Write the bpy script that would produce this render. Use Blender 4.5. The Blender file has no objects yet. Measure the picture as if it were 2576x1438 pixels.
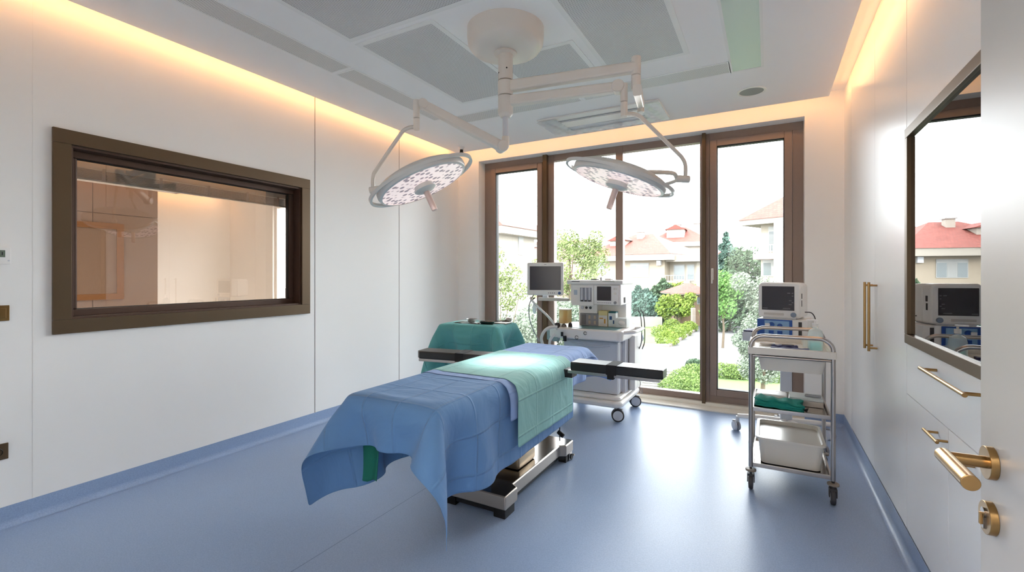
import bpy, math, random
import numpy as np
from mathutils import Vector, Matrix, Euler
random.seed(7); rng = np.random.default_rng(7)
S = bpy.context.scene
COL = S.collection
PI = math.pi
V = Vector

# ------------------------------------------------------------------ camera numbers (photo is 2576x1438)
F = 1172.0; TH = math.atan(644 / F); EYE = 1.35; HZ = 691.5
CT, ST = math.cos(TH), math.sin(TH)
def at(u, v, d):
    a = (u - 1288) / F; b = (HZ - v) / F
    return V(((a * CT - ST) * d, (a * ST + CT) * d, EYE + b * d))
def onz(u, v, z):
    b = (HZ - v) / F
    return at(u, v, (z - EYE) / b)
GZ = -3.65
def gnd(u, v): return onz(u, v, GZ)

# ------------------------------------------------------------------ materials
def lin(c):
    return tuple(((x / 255) / 12.92 if x / 255 <= .04045 else ((x / 255 + .055) / 1.055) ** 2.4) for x in c)
MATS = {}
def mat(name, rgb, rough=.5, metal=0., spec=.5, noise=0., nscale=60., bump=0., bscale=200., coat=0., emit=None, estr=0., trans=0., ior=1.45, alpha=1., sheen=0., aniso=None):
    m = bpy.data.materials.new(name); m.use_nodes = True
    nt = m.node_tree; b = nt.nodes['Principled BSDF']
    c = lin(rgb) + (1,)
    b.inputs['Base Color'].default_value = c
    b.inputs['Roughness'].default_value = rough
    b.inputs['Metallic'].default_value = metal
    b.inputs['Specular IOR Level'].default_value = spec
    b.inputs['Coat Weight'].default_value = coat
    b.inputs['IOR'].default_value = ior
    b.inputs['Transmission Weight'].default_value = trans
    b.inputs['Alpha'].default_value = alpha
    if emit: b.inputs['Emission Color'].default_value = lin(emit) + (1,); b.inputs['Emission Strength'].default_value = estr
    tc = nt.nodes.new('ShaderNodeTexCoord')
    if noise or aniso:
        n = nt.nodes.new('ShaderNodeTexNoise'); n.inputs['Scale'].default_value = nscale; n.inputs['Detail'].default_value = 4
        if aniso:
            mp = nt.nodes.new('ShaderNodeMapping'); mp.inputs['Scale'].default_value = aniso
            nt.links.new(tc.outputs['Object'], mp.inputs[0]); nt.links.new(mp.outputs[0], n.inputs['Vector'])
        else: nt.links.new(tc.outputs['Object'], n.inputs['Vector'])
        mx = nt.nodes.new('ShaderNodeMix'); mx.data_type = 'RGBA'
        mx.inputs[6].default_value = tuple(x * (1 - noise) for x in c[:3]) + (1,)
        mx.inputs[7].default_value = tuple(min(1, x * (1 + noise)) for x in c[:3]) + (1,)
        nt.links.new(n.outputs['Fac'], mx.inputs[0]); nt.links.new(mx.outputs[2], b.inputs['Base Color'])
    if bump:
        n2 = nt.nodes.new('ShaderNodeTexNoise'); n2.inputs['Scale'].default_value = bscale; n2.inputs['Detail'].default_value = 3
        nt.links.new(tc.outputs['Object'], n2.inputs['Vector'])
        bp = nt.nodes.new('ShaderNodeBump'); bp.inputs['Strength'].default_value = bump; bp.inputs['Distance'].default_value = .002
        nt.links.new(n2.outputs['Fac'], bp.inputs['Height']); nt.links.new(bp.outputs[0], b.inputs['Normal'])
    MATS[name] = m
    return m
def glass(name, tint=(255, 255, 255), refl=1.0, base=0.0):
    m = bpy.data.materials.new(name); m.use_nodes = True; nt = m.node_tree
    nt.nodes.remove(nt.nodes['Principled BSDF']); out = nt.nodes['Material Output']
    tr = nt.nodes.new('ShaderNodeBsdfTransparent'); tr.inputs[0].default_value = lin(tint) + (1,)
    gl = nt.nodes.new('ShaderNodeBsdfGlossy'); gl.inputs['Roughness'].default_value = 0.0
    fr = nt.nodes.new('ShaderNodeFresnel'); fr.inputs[0].default_value = 1.5
    mm = nt.nodes.new('ShaderNodeMath'); mm.operation = 'MULTIPLY_ADD'; mm.inputs[1].default_value = refl; mm.inputs[2].default_value = base
    mm.use_clamp = True
    mx = nt.nodes.new('ShaderNodeMixShader')
    nt.links.new(fr.outputs[0], mm.inputs[0]); nt.links.new(mm.outputs[0], mx.inputs[0])
    nt.links.new(tr.outputs[0], mx.inputs[1]); nt.links.new(gl.outputs[0], mx.inputs[2]); nt.links.new(mx.outputs[0], out.inputs[0])
    return m
M = {}
M['wall'] = mat('wall_panel', (238, 235, 231), .55, spec=.3, noise=.015, nscale=500, bump=.06, bscale=900)
M['wallsm'] = mat('painted_wall', (240, 238, 234), .7, spec=.2, noise=.01, nscale=300)
M['ceil'] = mat('ceiling_paint', (246, 245, 244), .7, spec=.2)
M['cab'] = mat('lacquered_front', (240, 238, 236), .28, spec=.45, noise=.008, nscale=40)
M['door'] = mat('satin_door', (186, 180, 174), .35, spec=.4)
M['gap'] = mat('joint_shadow_gap', (120, 112, 104), .8)
M['bronze'] = mat('bronze_profile', (98, 80, 60), .42, metal=.5, noise=.08, nscale=30, aniso=(3, 3, 60))
M['bronze2'] = mat('brown_window_frame', (146, 126, 114), .45, metal=.1, noise=.05, nscale=40)
M['bronzed'] = mat('dark_brown_frame', (84, 62, 50), .5, metal=.2, noise=.06, nscale=30)
M['gasket'] = mat('black_gasket', (30, 28, 28), .6)
M['brass'] = mat('brushed_brass', (166, 132, 86), .28, metal=1., noise=.06, nscale=80, aniso=(40, 40, 3))
M['steel'] = mat('stainless_steel', (178, 172, 168), .28, metal=1., noise=.05, nscale=60)
M['polished'] = mat('polished_steel', (120, 114, 110), .12, metal=1.)
M['silver'] = mat('silver_casing', (168, 160, 152), .38, metal=.75)
M['white'] = mat('white_plastic', (236, 233, 229), .35)
M['whiteg'] = mat('grey_white_enamel', (205, 198, 190), .32)
M['lampw'] = mat('lamp_arm_enamel', (222, 215, 206), .3)
M['lampg'] = mat('lamp_housing_grey', (206, 205, 201), .3)
M['grey'] = mat('grey_plastic', (150, 150, 155), .4)
M['lgrey'] = mat('light_grey_plastic', (206, 208, 214), .4)
M['dgrey'] = mat('dark_grey_rubber', (62, 60, 62), .6)
M['black'] = mat('black_vinyl', (24, 22, 22), .32, spec=.6, bump=.1, bscale=400)
M['blackm'] = mat('black_plastic', (20, 19, 20), .5)
M['screen'] = mat('dark_screen', (48, 44, 52), .16, spec=.55)
M['screen2'] = mat('dark_screen_violet', (50, 42, 46), .2, spec=.5)
M['blue'] = mat('blue_panel', (36, 82, 160), .35)
M['lblue'] = mat('light_blue_panel', (132, 170, 208), .35)
M['navy'] = mat('navy_cloth', (34, 36, 84), .7)
M['teal_mat'] = mat('teal_mat', (96, 138, 142), .4)
M['ivory'] = mat('ivory_plastic', (222, 216, 206), .25)
M['amber'] = mat('amber_canister', (232, 196, 118), .12, alpha=.62)
M['clear'] = mat('clear_plastic', (232, 244, 244), .12, alpha=.38)
M['gel'] = mat('turquoise_gel', (110, 225, 225), .3)
M['tube'] = mat('white_hose', (226, 226, 222), .35)
M['yellowbox'] = mat('pale_yellow_carton', (222, 208, 150), .6)
M['whitebox'] = mat('white_carton', (218, 222, 220), .55)
M['tealbox'] = mat('teal_carton', (50, 108, 112), .6)
M['orange'] = mat('ochre_print', (196, 140, 44), .6)
M['marking'] = mat('grey_marking', (112, 112, 122), .6)
M['bluebtn'] = mat('blue_button', (46, 80, 128), .4)
M['wood'] = mat('oak_veneer', (134, 112, 96), .5, noise=.18, nscale=18, aniso=(14, 14, .7))
M['woodd'] = mat('oak_darker_frame', (132, 92, 56), .5, noise=.15, nscale=18, aniso=(14, 14, .7))
M['sill'] = mat('marble_threshold', (232, 227, 216), .25, noise=.06, nscale=8)
M['frost'] = mat('frosted_glass', (200, 212, 206), .3, emit=(214, 226, 220), estr=.0)
M['film'] = mat('protective_film', (224, 228, 234), .2, alpha=.55, bump=.8, bscale=18)
M['led'] = mat('warm_led', (255, 200, 130), .5, emit=(255, 176, 92), estr=6)
M['spot'] = mat('downlight_lens', (255, 240, 220), .5, emit=(255, 236, 200), estr=12)
# exterior
M['plasterA'] = mat('cream_render', (150, 142, 130), .9, noise=.04, nscale=2)
M['plasterB'] = mat('beige_render', (150, 138, 122), .9, noise=.04, nscale=2)
M['pinkp'] = mat('pink_render', (136, 112, 106), .9)
M['trimw'] = mat('pale_eaves', (150, 142, 132), .8)
M['winf'] = mat('white_window_frame', (150, 150, 148), .6)
M['wing'] = mat('house_glass', (90, 98, 100), .15, spec=.8)
M['curt'] = mat('curtain_white', (140, 140, 138), .8)
M['asph'] = mat('pale_paving', (92, 91, 90), .9, noise=.05, nscale=1.5)
M['plank'] = mat('paving_plank', (116, 114, 108), .9)
M['curb'] = mat('kerb_stone', (130, 120, 112), .9)
M['conc'] = mat('concrete_wall', (134, 130, 126), .9, noise=.05, nscale=3)
M['lawn'] = mat('lawn_green', (84, 108, 56), .95, noise=.2, nscale=14, bump=.4, bscale=60)
M['soil'] = mat('distant_ground', (140, 148, 120), .95, noise=.1, nscale=.6)
M['bark'] = mat('tree_bark', (96, 84, 70), .9)
M['car'] = mat('car_paint', (70, 74, 82), .25, metal=.4)
def leafmat(name, c):
    m = mat(name, c, .7, spec=.15, noise=.28, nscale=1.1)
    b = m.node_tree.nodes['Principled BSDF']
    return m
M['leaf_y'] = leafmat('leaves_yellow_green', (108, 126, 54))
M['leaf_g'] = leafmat('leaves_fresh_green', (86, 120, 62))
M['leaf_b'] = leafmat('leaves_birch_green', (106, 118, 74))
M['leaf_o'] = leafmat('leaves_olive_grey', (112, 122, 106))
M['leaf_c'] = leafmat('needles_blue_green', (76, 98, 88))
M['leaf_d'] = leafmat('needles_dark', (68, 86, 64))
M['leaf_h'] = leafmat('hedge_leaves', (100, 120, 64))
def tilemat():
    m = mat('clay_roof_tiles', (186, 112, 96), .85)
    nt = m.node_tree; b = nt.nodes['Principled BSDF']
    tc = nt.nodes.new('ShaderNodeTexCoord'); br = nt.nodes.new('ShaderNodeTexBrick')
    br.inputs['Scale'].default_value = 2.2; br.inputs['Mortar Size'].default_value = .03; br.inputs['Brick Width'].default_value = .6; br.inputs['Row Height'].default_value = .45
    br.inputs[1].default_value = lin((124, 64, 54)) + (1,); br.inputs[2].default_value = lin((110, 54, 45)) + (1,); br.inputs[3].default_value = lin((76, 38, 32)) + (1,)
    nt.links.new(tc.outputs['UV'], br.inputs[0]); nt.links.new(br.outputs[0], b.inputs['Base Color'])
    return m
M['tile'] = tilemat()
def perfmat(name, ca, cb, pitch, r):
    m = mat(name, ca, .5, metal=0); nt = m.node_tree; b = nt.nodes['Principled BSDF']
    tc = nt.nodes.new('ShaderNodeTexCoord'); sp = nt.nodes.new('ShaderNodeSeparateXYZ'); nt.links.new(tc.outputs['Object'], sp.inputs[0])
    def mth(op, a, bb=None, c=None):
        n = nt.nodes.new('ShaderNodeMath'); n.operation = op
        for i, x in enumerate((a, bb, c)):
            if x is None: continue
            if isinstance(x, (int, float)): n.inputs[i].default_value = x
            else: nt.links.new(x, n.inputs[i])
        return n.outputs[0]
    x = mth('DIVIDE', sp.outputs[0], pitch); y = mth('DIVIDE', sp.outputs[1], pitch * .866)
    row = mth('FLOOR', y); odd = mth('MULTIPLY', mth('MODULO', mth('ADD', row, 1000.), 2.), .5)
    fx = mth('SUBTRACT', mth('FRACT', mth('ADD', x, odd)), .5); fy = mth('SUBTRACT', mth('FRACT', y), .5)
    d = mth('SQRT', mth('ADD', mth('MULTIPLY', fx, fx), mth('MULTIPLY', fy, fy)))
    h = mth('LESS_THAN', d, r)
    mx = nt.nodes.new('ShaderNodeMix'); mx.data_type = 'RGBA'; mx.inputs[6].default_value = lin(ca) + (1,); mx.inputs[7].default_value = lin(cb) + (1,)
    nt.links.new(h, mx.inputs[0]); nt.links.new(mx.outputs[2], b.inputs['Base Color'])
    return m
M['perf'] = perfmat('perforated_sheet', (234, 234, 233), (118, 118, 120), .0105, .33)
M['perf2'] = perfmat('fine_perforated_sheet', (234, 233, 230), (140, 138, 136), .0105, .3)
def floormat():
    m = mat('blue_vinyl', (130, 158, 196), .3, spec=.36); nt = m.node_tree; b = nt.nodes['Principled BSDF']
    tc = nt.nodes.new('ShaderNodeTexCoord')
    n = nt.nodes.new('ShaderNodeTexNoise'); n.inputs['Scale'].default_value = 160; n.inputs['Detail'].default_value = 2
    n2 = nt.nodes.new('ShaderNodeTexNoise'); n2.inputs['Scale'].default_value = 2.2; n2.inputs['Detail'].default_value = 5
    for q in (n, n2): nt.links.new(tc.outputs['Object'], q.inputs['Vector'])
    cr = nt.nodes.new('ShaderNodeValToRGB'); cr.color_ramp.elements[0].position = .3; cr.color_ramp.elements[1].position = .7
    cr.color_ramp.elements[0].color = lin((142, 162, 195)) + (1,); cr.color_ramp.elements[1].color = lin((158, 178, 208)) + (1,)
    nt.links.new(n.outputs['Fac'], cr.inputs[0])
    mx = nt.nodes.new('ShaderNodeMix'); mx.data_type = 'RGBA'; mx.blend_type = 'MULTIPLY'; mx.inputs[0].default_value = .15
    nt.links.new(cr.outputs[0], mx.inputs[6]); nt.links.new(n2.outputs['Fac'], mx.inputs[7])
    sp = nt.nodes.new('ShaderNodeSeparateXYZ'); nt.links.new(tc.outputs['Object'], sp.inputs[0])
    a = nt.nodes.new('ShaderNodeMath'); a.operation = 'ADD'; a.inputs[1].default_value = .56; nt.links.new(sp.outputs[0], a.inputs[0])
    ab = nt.nodes.new('ShaderNodeMath'); ab.operation = 'ABSOLUTE'; nt.links.new(a.outputs[0], ab.inputs[0])
    ls = nt.nodes.new('ShaderNodeMath'); ls.operation = 'LESS_THAN'; ls.inputs[1].default_value = .0016; nt.links.new(ab.outputs[0], ls.inputs[0])
    m2 = nt.nodes.new('ShaderNodeMix'); m2.data_type = 'RGBA'; m2.inputs[7].default_value = lin((92, 112, 142)) + (1,)
    nt.links.new(ls.outputs[0], m2.inputs[0]); nt.links.new(mx.outputs[2], m2.inputs[6]); nt.links.new(m2.outputs[2], b.inputs['Base Color'])
    rr = nt.nodes.new('ShaderNodeMapRange'); rr.inputs[3].default_value = .30; rr.inputs[4].default_value = .44
    nt.links.new(n2.outputs['Fac'], rr.inputs[0]); nt.links.new(rr.outputs[0], b.inputs['Roughness'])
    bp = nt.nodes.new('ShaderNodeBump'); bp.inputs['Strength'].default_value = .12; bp.inputs['Distance'].default_value = .001
    nt.links.new(n.outputs['Fac'], bp.inputs['Height']); nt.links.new(bp.outputs[0], b.inputs['Normal'])
    return m
M['floor'] = floormat()
def clothmat(name, c, crease=.0):
    m = mat(name, c, .75, spec=.2); nt = m.node_tree; b = nt.nodes['Principled BSDF']
    b.inputs['Sheen Weight'].default_value = .15
    tc = nt.nodes.new('ShaderNodeTexCoord')
    br = nt.nodes.new('ShaderNodeTexBrick'); br.offset = 0; br.inputs['Scale'].default_value = 1.0
    br.inputs['Brick Width'].default_value = .19; br.inputs['Row Height'].default_value = .23; br.inputs['Mortar Size'].default_value = .009; br.inputs['Mortar Smooth'].default_value = 1.0
    br.inputs[1].default_value = (0, 0, 0, 1); br.inputs[2].default_value = (0, 0, 0, 1); br.inputs[3].default_value = (1, 1, 1, 1)
    nt.links.new(tc.outputs['UV'], br.inputs[0])
    n = nt.nodes.new('ShaderNodeTexNoise'); n.inputs['Scale'].default_value = 3.6; n.inputs['Detail'].default_value = 3; n.inputs['Distortion'].default_value = 1.2
    mp = nt.nodes.new('ShaderNodeMapping'); mp.inputs['Scale'].default_value = (1, 1.6, 1); nt.links.new(tc.outputs['UV'], mp.inputs[0]); nt.links.new(mp.outputs[0], n.inputs['Vector'])
    w = nt.nodes.new('ShaderNodeTexNoise'); w.inputs['Scale'].default_value = 500; nt.links.new(tc.outputs['UV'], w.inputs['Vector'])
    b1 = nt.nodes.new('ShaderNodeBump'); b1.inputs['Strength'].default_value = .8; b1.inputs['Distance'].default_value = .005; nt.links.new(br.outputs[0], b1.inputs['Height'])
    b2 = nt.nodes.new('ShaderNodeBump'); b2.inputs['Strength'].default_value = .42; b2.inputs['Distance'].default_value = .035; nt.links.new(n.outputs['Fac'], b2.inputs['Height']); nt.links.new(b1.outputs[0], b2.inputs['Normal'])
    b3 = nt.nodes.new('ShaderNodeBump'); b3.inputs['Strength'].default_value = .25; b3.inputs['Distance'].default_value = .0008; nt.links.new(w.outputs['Fac'], b3.inputs['Height']); nt.links.new(b2.outputs[0], b3.inputs['Normal'])
    nt.links.new(b3.outputs[0], b.inputs['Normal'])
    # thin cloth: let some light through
    out = nt.nodes['Material Output']; tl = nt.nodes.new('ShaderNodeBsdfTranslucent'); tl.inputs[0].default_value = lin(c) + (1,)
    ms = nt.nodes.new('ShaderNodeMixShader'); ms.inputs[0].default_value = .18
    nt.links.new(b.outputs[0], ms.inputs[1]); nt.links.new(tl.outputs[0], ms.inputs[2]); nt.links.new(ms.outputs[0], out.inputs[0])
    return m
M['cblue'] = clothmat('blue_sheet_cloth', (108, 150, 198))
M['cblue2'] = clothmat('pale_blue_sheet_cloth', (146, 174, 222))
M['cgreen'] = clothmat('green_sheet_cloth', (148, 200, 196))
M['cteal'] = clothmat('teal_sheet_cloth', (112, 190, 188))
M['winglass'] = glass('window_glass', (250, 252, 251), .9)
M['roomglass'] = glass('interior_window_glass', (242, 236, 230), 1.8, .03)
M['cabglass'] = glass('tinted_cabinet_glass', (120, 150, 150), 1.9, .04)
def lensmat():
    m = mat('led_lens_array', (230, 200, 196), .2, spec=.5); nt = m.node_tree; b = nt.nodes['Principled BSDF']
    tc = nt.nodes.new('ShaderNodeTexCoord'); v = nt.nodes.new('ShaderNodeTexVoronoi'); v.inputs['Scale'].default_value = 27; v.inputs['Randomness'].default_value = .45
    nt.links.new(tc.outputs['Object'], v.inputs['Vector'])
    cr = nt.nodes.new('ShaderNodeValToRGB'); e = cr.color_ramp.elements
    e[0].position = .30; e[0].color = lin((150, 136, 142)) + (1,); e[1].position = .47; e[1].color = lin((250, 230, 226)) + (1,)
    nt.links.new(v.outputs['Distance'], cr.inputs[0]); nt.links.new(cr.outputs[0], b.inputs['Base Color'])
    nt.links.new(cr.outputs[0], b.inputs['Emission Color']); b.inputs['Emission Strength'].default_value = .28
    return m
M['lens'] = lensmat()

# ------------------------------------------------------------------ mesh builder
class MB:
    def __init__(s): s.v = []; s.f = []
    def add(s, vs, fs, T=None):
        o = len(s.v)
        for p in vs:
            p = V(p); s.v.append(T @ p if T else p)
        s.f += [tuple(i + o for i in f) for f in fs]; return s
    def box(s, a, b, bev=0., T=None, seg=2):
        x0, x1 = sorted((a[0], b[0])); y0, y1 = sorted((a[1], b[1])); z0, z1 = sorted((a[2], b[2]))
        if bev <= 0:
            vs = [(x, y, z) for z in (z0, z1) for x, y in ((x0, y0), (x1, y0), (x1, y1), (x0, y1))]
            fs = [(3, 2, 1, 0), (4, 5, 6, 7), (0, 1, 5, 4), (1, 2, 6, 5), (2, 3, 7, 6), (3, 0, 4, 7)]
            return s.add(vs, fs, T)
        import bmesh
        bm = bmesh.new(); bmesh.ops.create_cube(bm, size=1)
        for v in bm.verts:
            v.co = V((x0 + (v.co.x + .5) * (x1 - x0), y0 + (v.co.y + .5) * (y1 - y0), z0 + (v.co.z + .5) * (z1 - z0)))
        bev = min(bev, (x1 - x0) * .49, (y1 - y0) * .49, (z1 - z0) * .49)
        bmesh.ops.bevel(bm, geom=bm.edges[:], offset=bev, segments=seg, profile=.5, affect='EDGES')
        bm.verts.index_update()
        s.add([v.co.copy() for v in bm.verts], [[v.index for v in f.verts] for f in bm.faces], T); bm.free(); return s
    def cyl(s, a, b, r, r2=None, n=20, cap=True):
        a = V(a); b = V(b); r2 = r if r2 is None else r2
        d = (b - a).normalized(); u = d.orthogonal().normalized(); w = d.cross(u)
        vs = []
        for p, rr in ((a, r), (b, r2)):
            for i in range(n):
                t = 2 * PI * i / n; vs.append(p + (u * math.cos(t) + w * math.sin(t)) * rr)
        fs = [(i, (i + 1) % n, n + (i + 1) % n, n + i) for i in range(n)]
        if cap: fs += [tuple(range(n - 1, -1, -1)), tuple(range(n, 2 * n))]
        return s.add(vs, fs)
    def tube(s, pts, r, n=12, sub=0, flat=1.):
        pts = [V(p) for p in pts]
        if sub:
            P = [pts[0] * 2 - pts[1]] + pts + [pts[-1] * 2 - pts[-2]]; q = []
            for i in range(1, len(P) - 2):
                for k in range(sub):
                    t = k / sub; a, b, c, d = P[i - 1:i + 3]
                    q.append(.5 * ((2 * b) + (c - a) * t + (2 * a - 5 * b + 4 * c - d) * t * t + (3 * b - a - 3 * c + d) * t ** 3))
            q.append(pts[-1]); pts = q
        rings = []; u = None
        for i, p in enumerate(pts):
            d = ((pts[min(i + 1, len(pts) - 1)] - pts[max(i - 1, 0)])).normalized()
            u = d.orthogonal().normalized() if u is None else (u - d * u.dot(d)).normalized()
            w = d.cross(u); rr = r[i] if isinstance(r, (list, tuple)) else r
            rings.append([p + u * math.cos(2 * PI * k / n) * rr + w * math.sin(2 * PI * k / n) * rr * flat for k in range(n)])
        vs = [q for R in rings for q in R]
        fs = [(i * n + k, i * n + (k + 1) % n, (i + 1) * n + (k + 1) % n, (i + 1) * n + k) for i in range(len(rings) - 1) for k in range(n)]
        m = (len(rings) - 1) * n
        fs += [tuple(range(n - 1, -1, -1)), tuple(range(m, m + n))]
        return s.add(vs, fs)
    def lathe(s, prof, n=32, T=None, cap=False, sx=1., sy=1.):
        vs = [(r * math.cos(2 * PI * k / n) * sx, r * math.sin(2 * PI * k / n) * sy, z) for r, z in prof for k in range(n)]
        fs = [(i * n + k, i * n + (k + 1) % n, (i + 1) * n + (k + 1) % n, (i + 1) * n + k) for i in range(len(prof) - 1) for k in range(n)]
        if cap: m = (len(prof) - 1) * n; fs += [tuple(range(n - 1, -1, -1)), tuple(range(m, m + n))]
        return s.add(vs, fs, T)
    def prism(s, poly, z0, z1, T=None):
        n = len(poly)
        vs = [(x, y, z0) for x, y in poly] + [(x, y, z1) for x, y in poly]
        fs = [tuple(range(n - 1, -1, -1)), tuple(range(n, 2 * n))] + [(i, (i + 1) % n, n + (i + 1) % n, n + i) for i in range(n)]
        return s.add(vs, fs, T)
    def sphere(s, c, r, n=16, m=10, sc=(1, 1, 1)):
        prof = [(math.sin(PI * i / m) * r, -math.cos(PI * i / m) * r) for i in range(m + 1)]
        prof[0] = (1e-4, prof[0][1]); prof[-1] = (1e-4, prof[-1][1])
        return s.lathe(prof, n, Matrix.Translation(V(c)) @ Matrix.Diagonal((*sc, 1)), cap=True)

def xf(root):
    return Matrix.Translation(root.location) @ root.rotation_euler.to_matrix().to_4x4()
def obj(name, mb, m, parent=None, W=True, smooth=35, bevel=0., label=None, loc=None):
    """one mesh object. W: coordinates given in world space (moved into the root's frame)."""
    vs = mb.v
    top = parent
    while top is not None and top.parent is not None: top = top.parent
    if parent is not None:
        if W: inv = xf(top).inverted(); vs = [inv @ p for p in vs]
        if loc is None: o_loc = V((0, 0, 0))
    off = V((0, 0, 0))
    if parent is None and loc is None:
        xs = [p.x for p in vs]; ys = [p.y for p in vs]; zs = [p.z for p in vs]
        off = V(((min(xs) + max(xs)) / 2, (min(ys) + max(ys)) / 2, min(zs)))
    elif parent is None: off = V(loc)
    me = bpy.data.meshes.new(name)
    me.from_pydata([tuple(p - off) for p in vs], [], mb.f); me.update()
    import bmesh
    bm = bmesh.new(); bm.from_mesh(me); bmesh.ops.recalc_face_normals(bm, faces=bm.faces[:]); bm.to_mesh(me); bm.free()
    if smooth:
        me.shade_smooth(); me.set_sharp_from_angle(angle=math.radians(smooth))
    me.materials.append(m)
    o = bpy.data.objects.new(name, me); COL.objects.link(o)
    o.location = off
    if parent is not None: o.parent = parent
    if bevel:
        b = o.modifiers.new('bevel', 'BEVEL'); b.width = bevel; b.segments = 2; b.limit_method = 'ANGLE'; b.angle_limit = math.radians(40)
    if smooth and smooth <= 60 and len(mb.f) < 6000:
        wn = o.modifiers.new('weighted_normals', 'WEIGHTED_NORMAL'); wn.keep_sharp = True; wn.weight = 90
    if label: o['label'] = label
    return o
def thing(name, label, cat, loc=(0, 0, 0), rz=0., group=None):
    o = bpy.data.objects.new(name, None); COL.objects.link(o); o.location = loc; o.rotation_euler = (0, 0, rz)
    o.empty_display_size = .05
    o['label'] = label; o['category'] = cat
    if group: o['group'] = group
    return o
def tag(o, label, cat, group=None):
    o['label'] = label; o['category'] = cat
    if group: o['group'] = group
    return o
def struct(name, mb, m, parent=None, **k):
    o = obj(name, mb, m, parent, **k)
    if parent is None: o['kind'] = 'structure'
    return o
def sroot(name, loc=(0, 0, 0)):
    o = bpy.data.objects.new(name, None); COL.objects.link(o); o.location = loc; o['kind'] = 'structure'; o.empty_display_size = .05
    return o
def copy_tree(o, parent=None):
    c = o.copy(); COL.objects.link(c); c.parent = parent
    for ch in o.children: copy_tree(ch, c)
    return c

# ------------------------------------------------------------------ room numbers
XL, XR, YB, YF = -3.584, .594, 5.05, .10
ZC, ZU = 2.90, 3.00            # soffit underside, upper ceiling
BB = .11

# floor (runs into the corridor behind the camera) and shell
struct('floor', MB().box((XL - .2, -1.9, -.12), (1.1, YB + .02, 0)), M['floor'], smooth=0)
w = MB()
wy0, wy1, wz0, wz1 = 1.15, 2.68, 1.095, 2.11     # opening of the interior window
w.box((XL - .14, YF - .1, 0), (XL, wy0, 3.1)).box((XL - .14, wy1, 0), (XL, YB + .4, 3.1)).box((XL - .14, wy0, 0), (XL, wy1, wz0)).box((XL - .14, wy0, wz1), (XL, wy1, 3.1))
struct('wall_left', w, M['wall'], smooth=0)
rx0, rx1, rz = -3.265, .295, 2.81
w = MB().box((XL, YB, 0), (rx0, YB + .42, 3.1)).box((rx1, YB, 0), (.96, YB + .42, 3.1)).box((rx0, YB, rz), (rx1, YB + .42, 3.1)).box((rx0, YB + .24, -.12), (rx1, YB + .42, .0))
struct('wall_back', w, M['wallsm'], smooth=0)
w = MB().box((.87, -1.9, 0), (.97, YB, 3.1)).box((XR, 4.644, 0), (.87, YB, 3.1))
struct('wall_right', w, M['wallsm'], smooth=0)
w = MB().box((XL, -.05, 0), (-.72, YF, 3.1)).box((.40, -.05, 0), (.87, YF, 3.1)).box((-.72, -.05, 2.15), (.40, YF, 3.1))
struct('wall_front', w, M['wallsm'], smooth=0)
w = MB().box((-1.5, -1.9, 0), (.87, -1.8, 3.1)).box((-1.6, -1.9, 0), (-1.5, -.05, 3.1))
struct('wall_corridor', w, M['wallsm'], smooth=0)
# ceiling: lower soffit slab with perimeter gap, upper slab above
ci = (-3.464, .464, .22, 4.86)
w = MB().box((ci[0], ci[2], ZC), (ci[1], ci[3], ZC + .02)).box((XL - .14, -1.95, ZU + .0), (1.0, YB + .42, ZU + .12))
w.box((ci[0] + .25, ci[2] + .1, ZC + .02), (ci[1] - .25, ci[3] - .3, ZU))
struct('ceiling', w, M['ceil'], smooth=0)
# joints of the left wall panels
k = 0
for i, y in enumerate((.993, 2.828, 3.924)):
    k += 1
    wd = .006 if i == 0 else .0025
    struct('trim_%d' % k, MB().box((XL - .001, y - wd, BB), (XL + .0012, y + wd, ZU)), M['gap'] if i else M['wall'], smooth=0)
def cove(name, a, b, nrm):
    """coved vinyl skirting from a to b, nrm points into the room"""
    a = V((*a, 0)); b = V((*b, 0)); n = V((*nrm, 0)); prof = []
    prof.append((0.004, BB)); r = .035
    for i in range(7):
        t = PI / 2 * i / 6; prof.append((.004 + r - r * math.cos(t), .001 + r - r * math.sin(t)))
    prof.append((-.0, .001)); prof.append((0., BB)); prof = prof
    m = len(prof); mb = MB(); vs = [p + n * x + V((0, 0, z)) for p in (a, b) for x, z in prof]
    mb.add(vs, [tuple(range(m)), tuple(range(2 * m - 1, m - 1, -1))] + [(i, (i + 1) % m, m + (i + 1) % m, m + i) for i in range(m)])
    return struct(name, mb, M['floor'], smooth=40, loc=(0, 0, 0))
cove('baseboard_left', (XL, YF), (XL, YB), (1, 0))
cove('baseboard_right', (XR, YF), (XR, YB), (-1, 0))
o = cove('baseboard_back', (rx1, YB), (XR, YB), (0, -1))
o = cove('baseboard_back', (XL, YB), (rx0, YB), (0, -1))
# threshold in front of the window
tr = sroot('trim_5', (-1.48, 5.0, 0))
obj('threshold', MB().box((rx0, 4.985, 0), (rx1, YB + .24, .012)).box((rx0, 5.15, .01), (rx1, YB + .24, .045), .004), M['sill'], tr, smooth=0)

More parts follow.
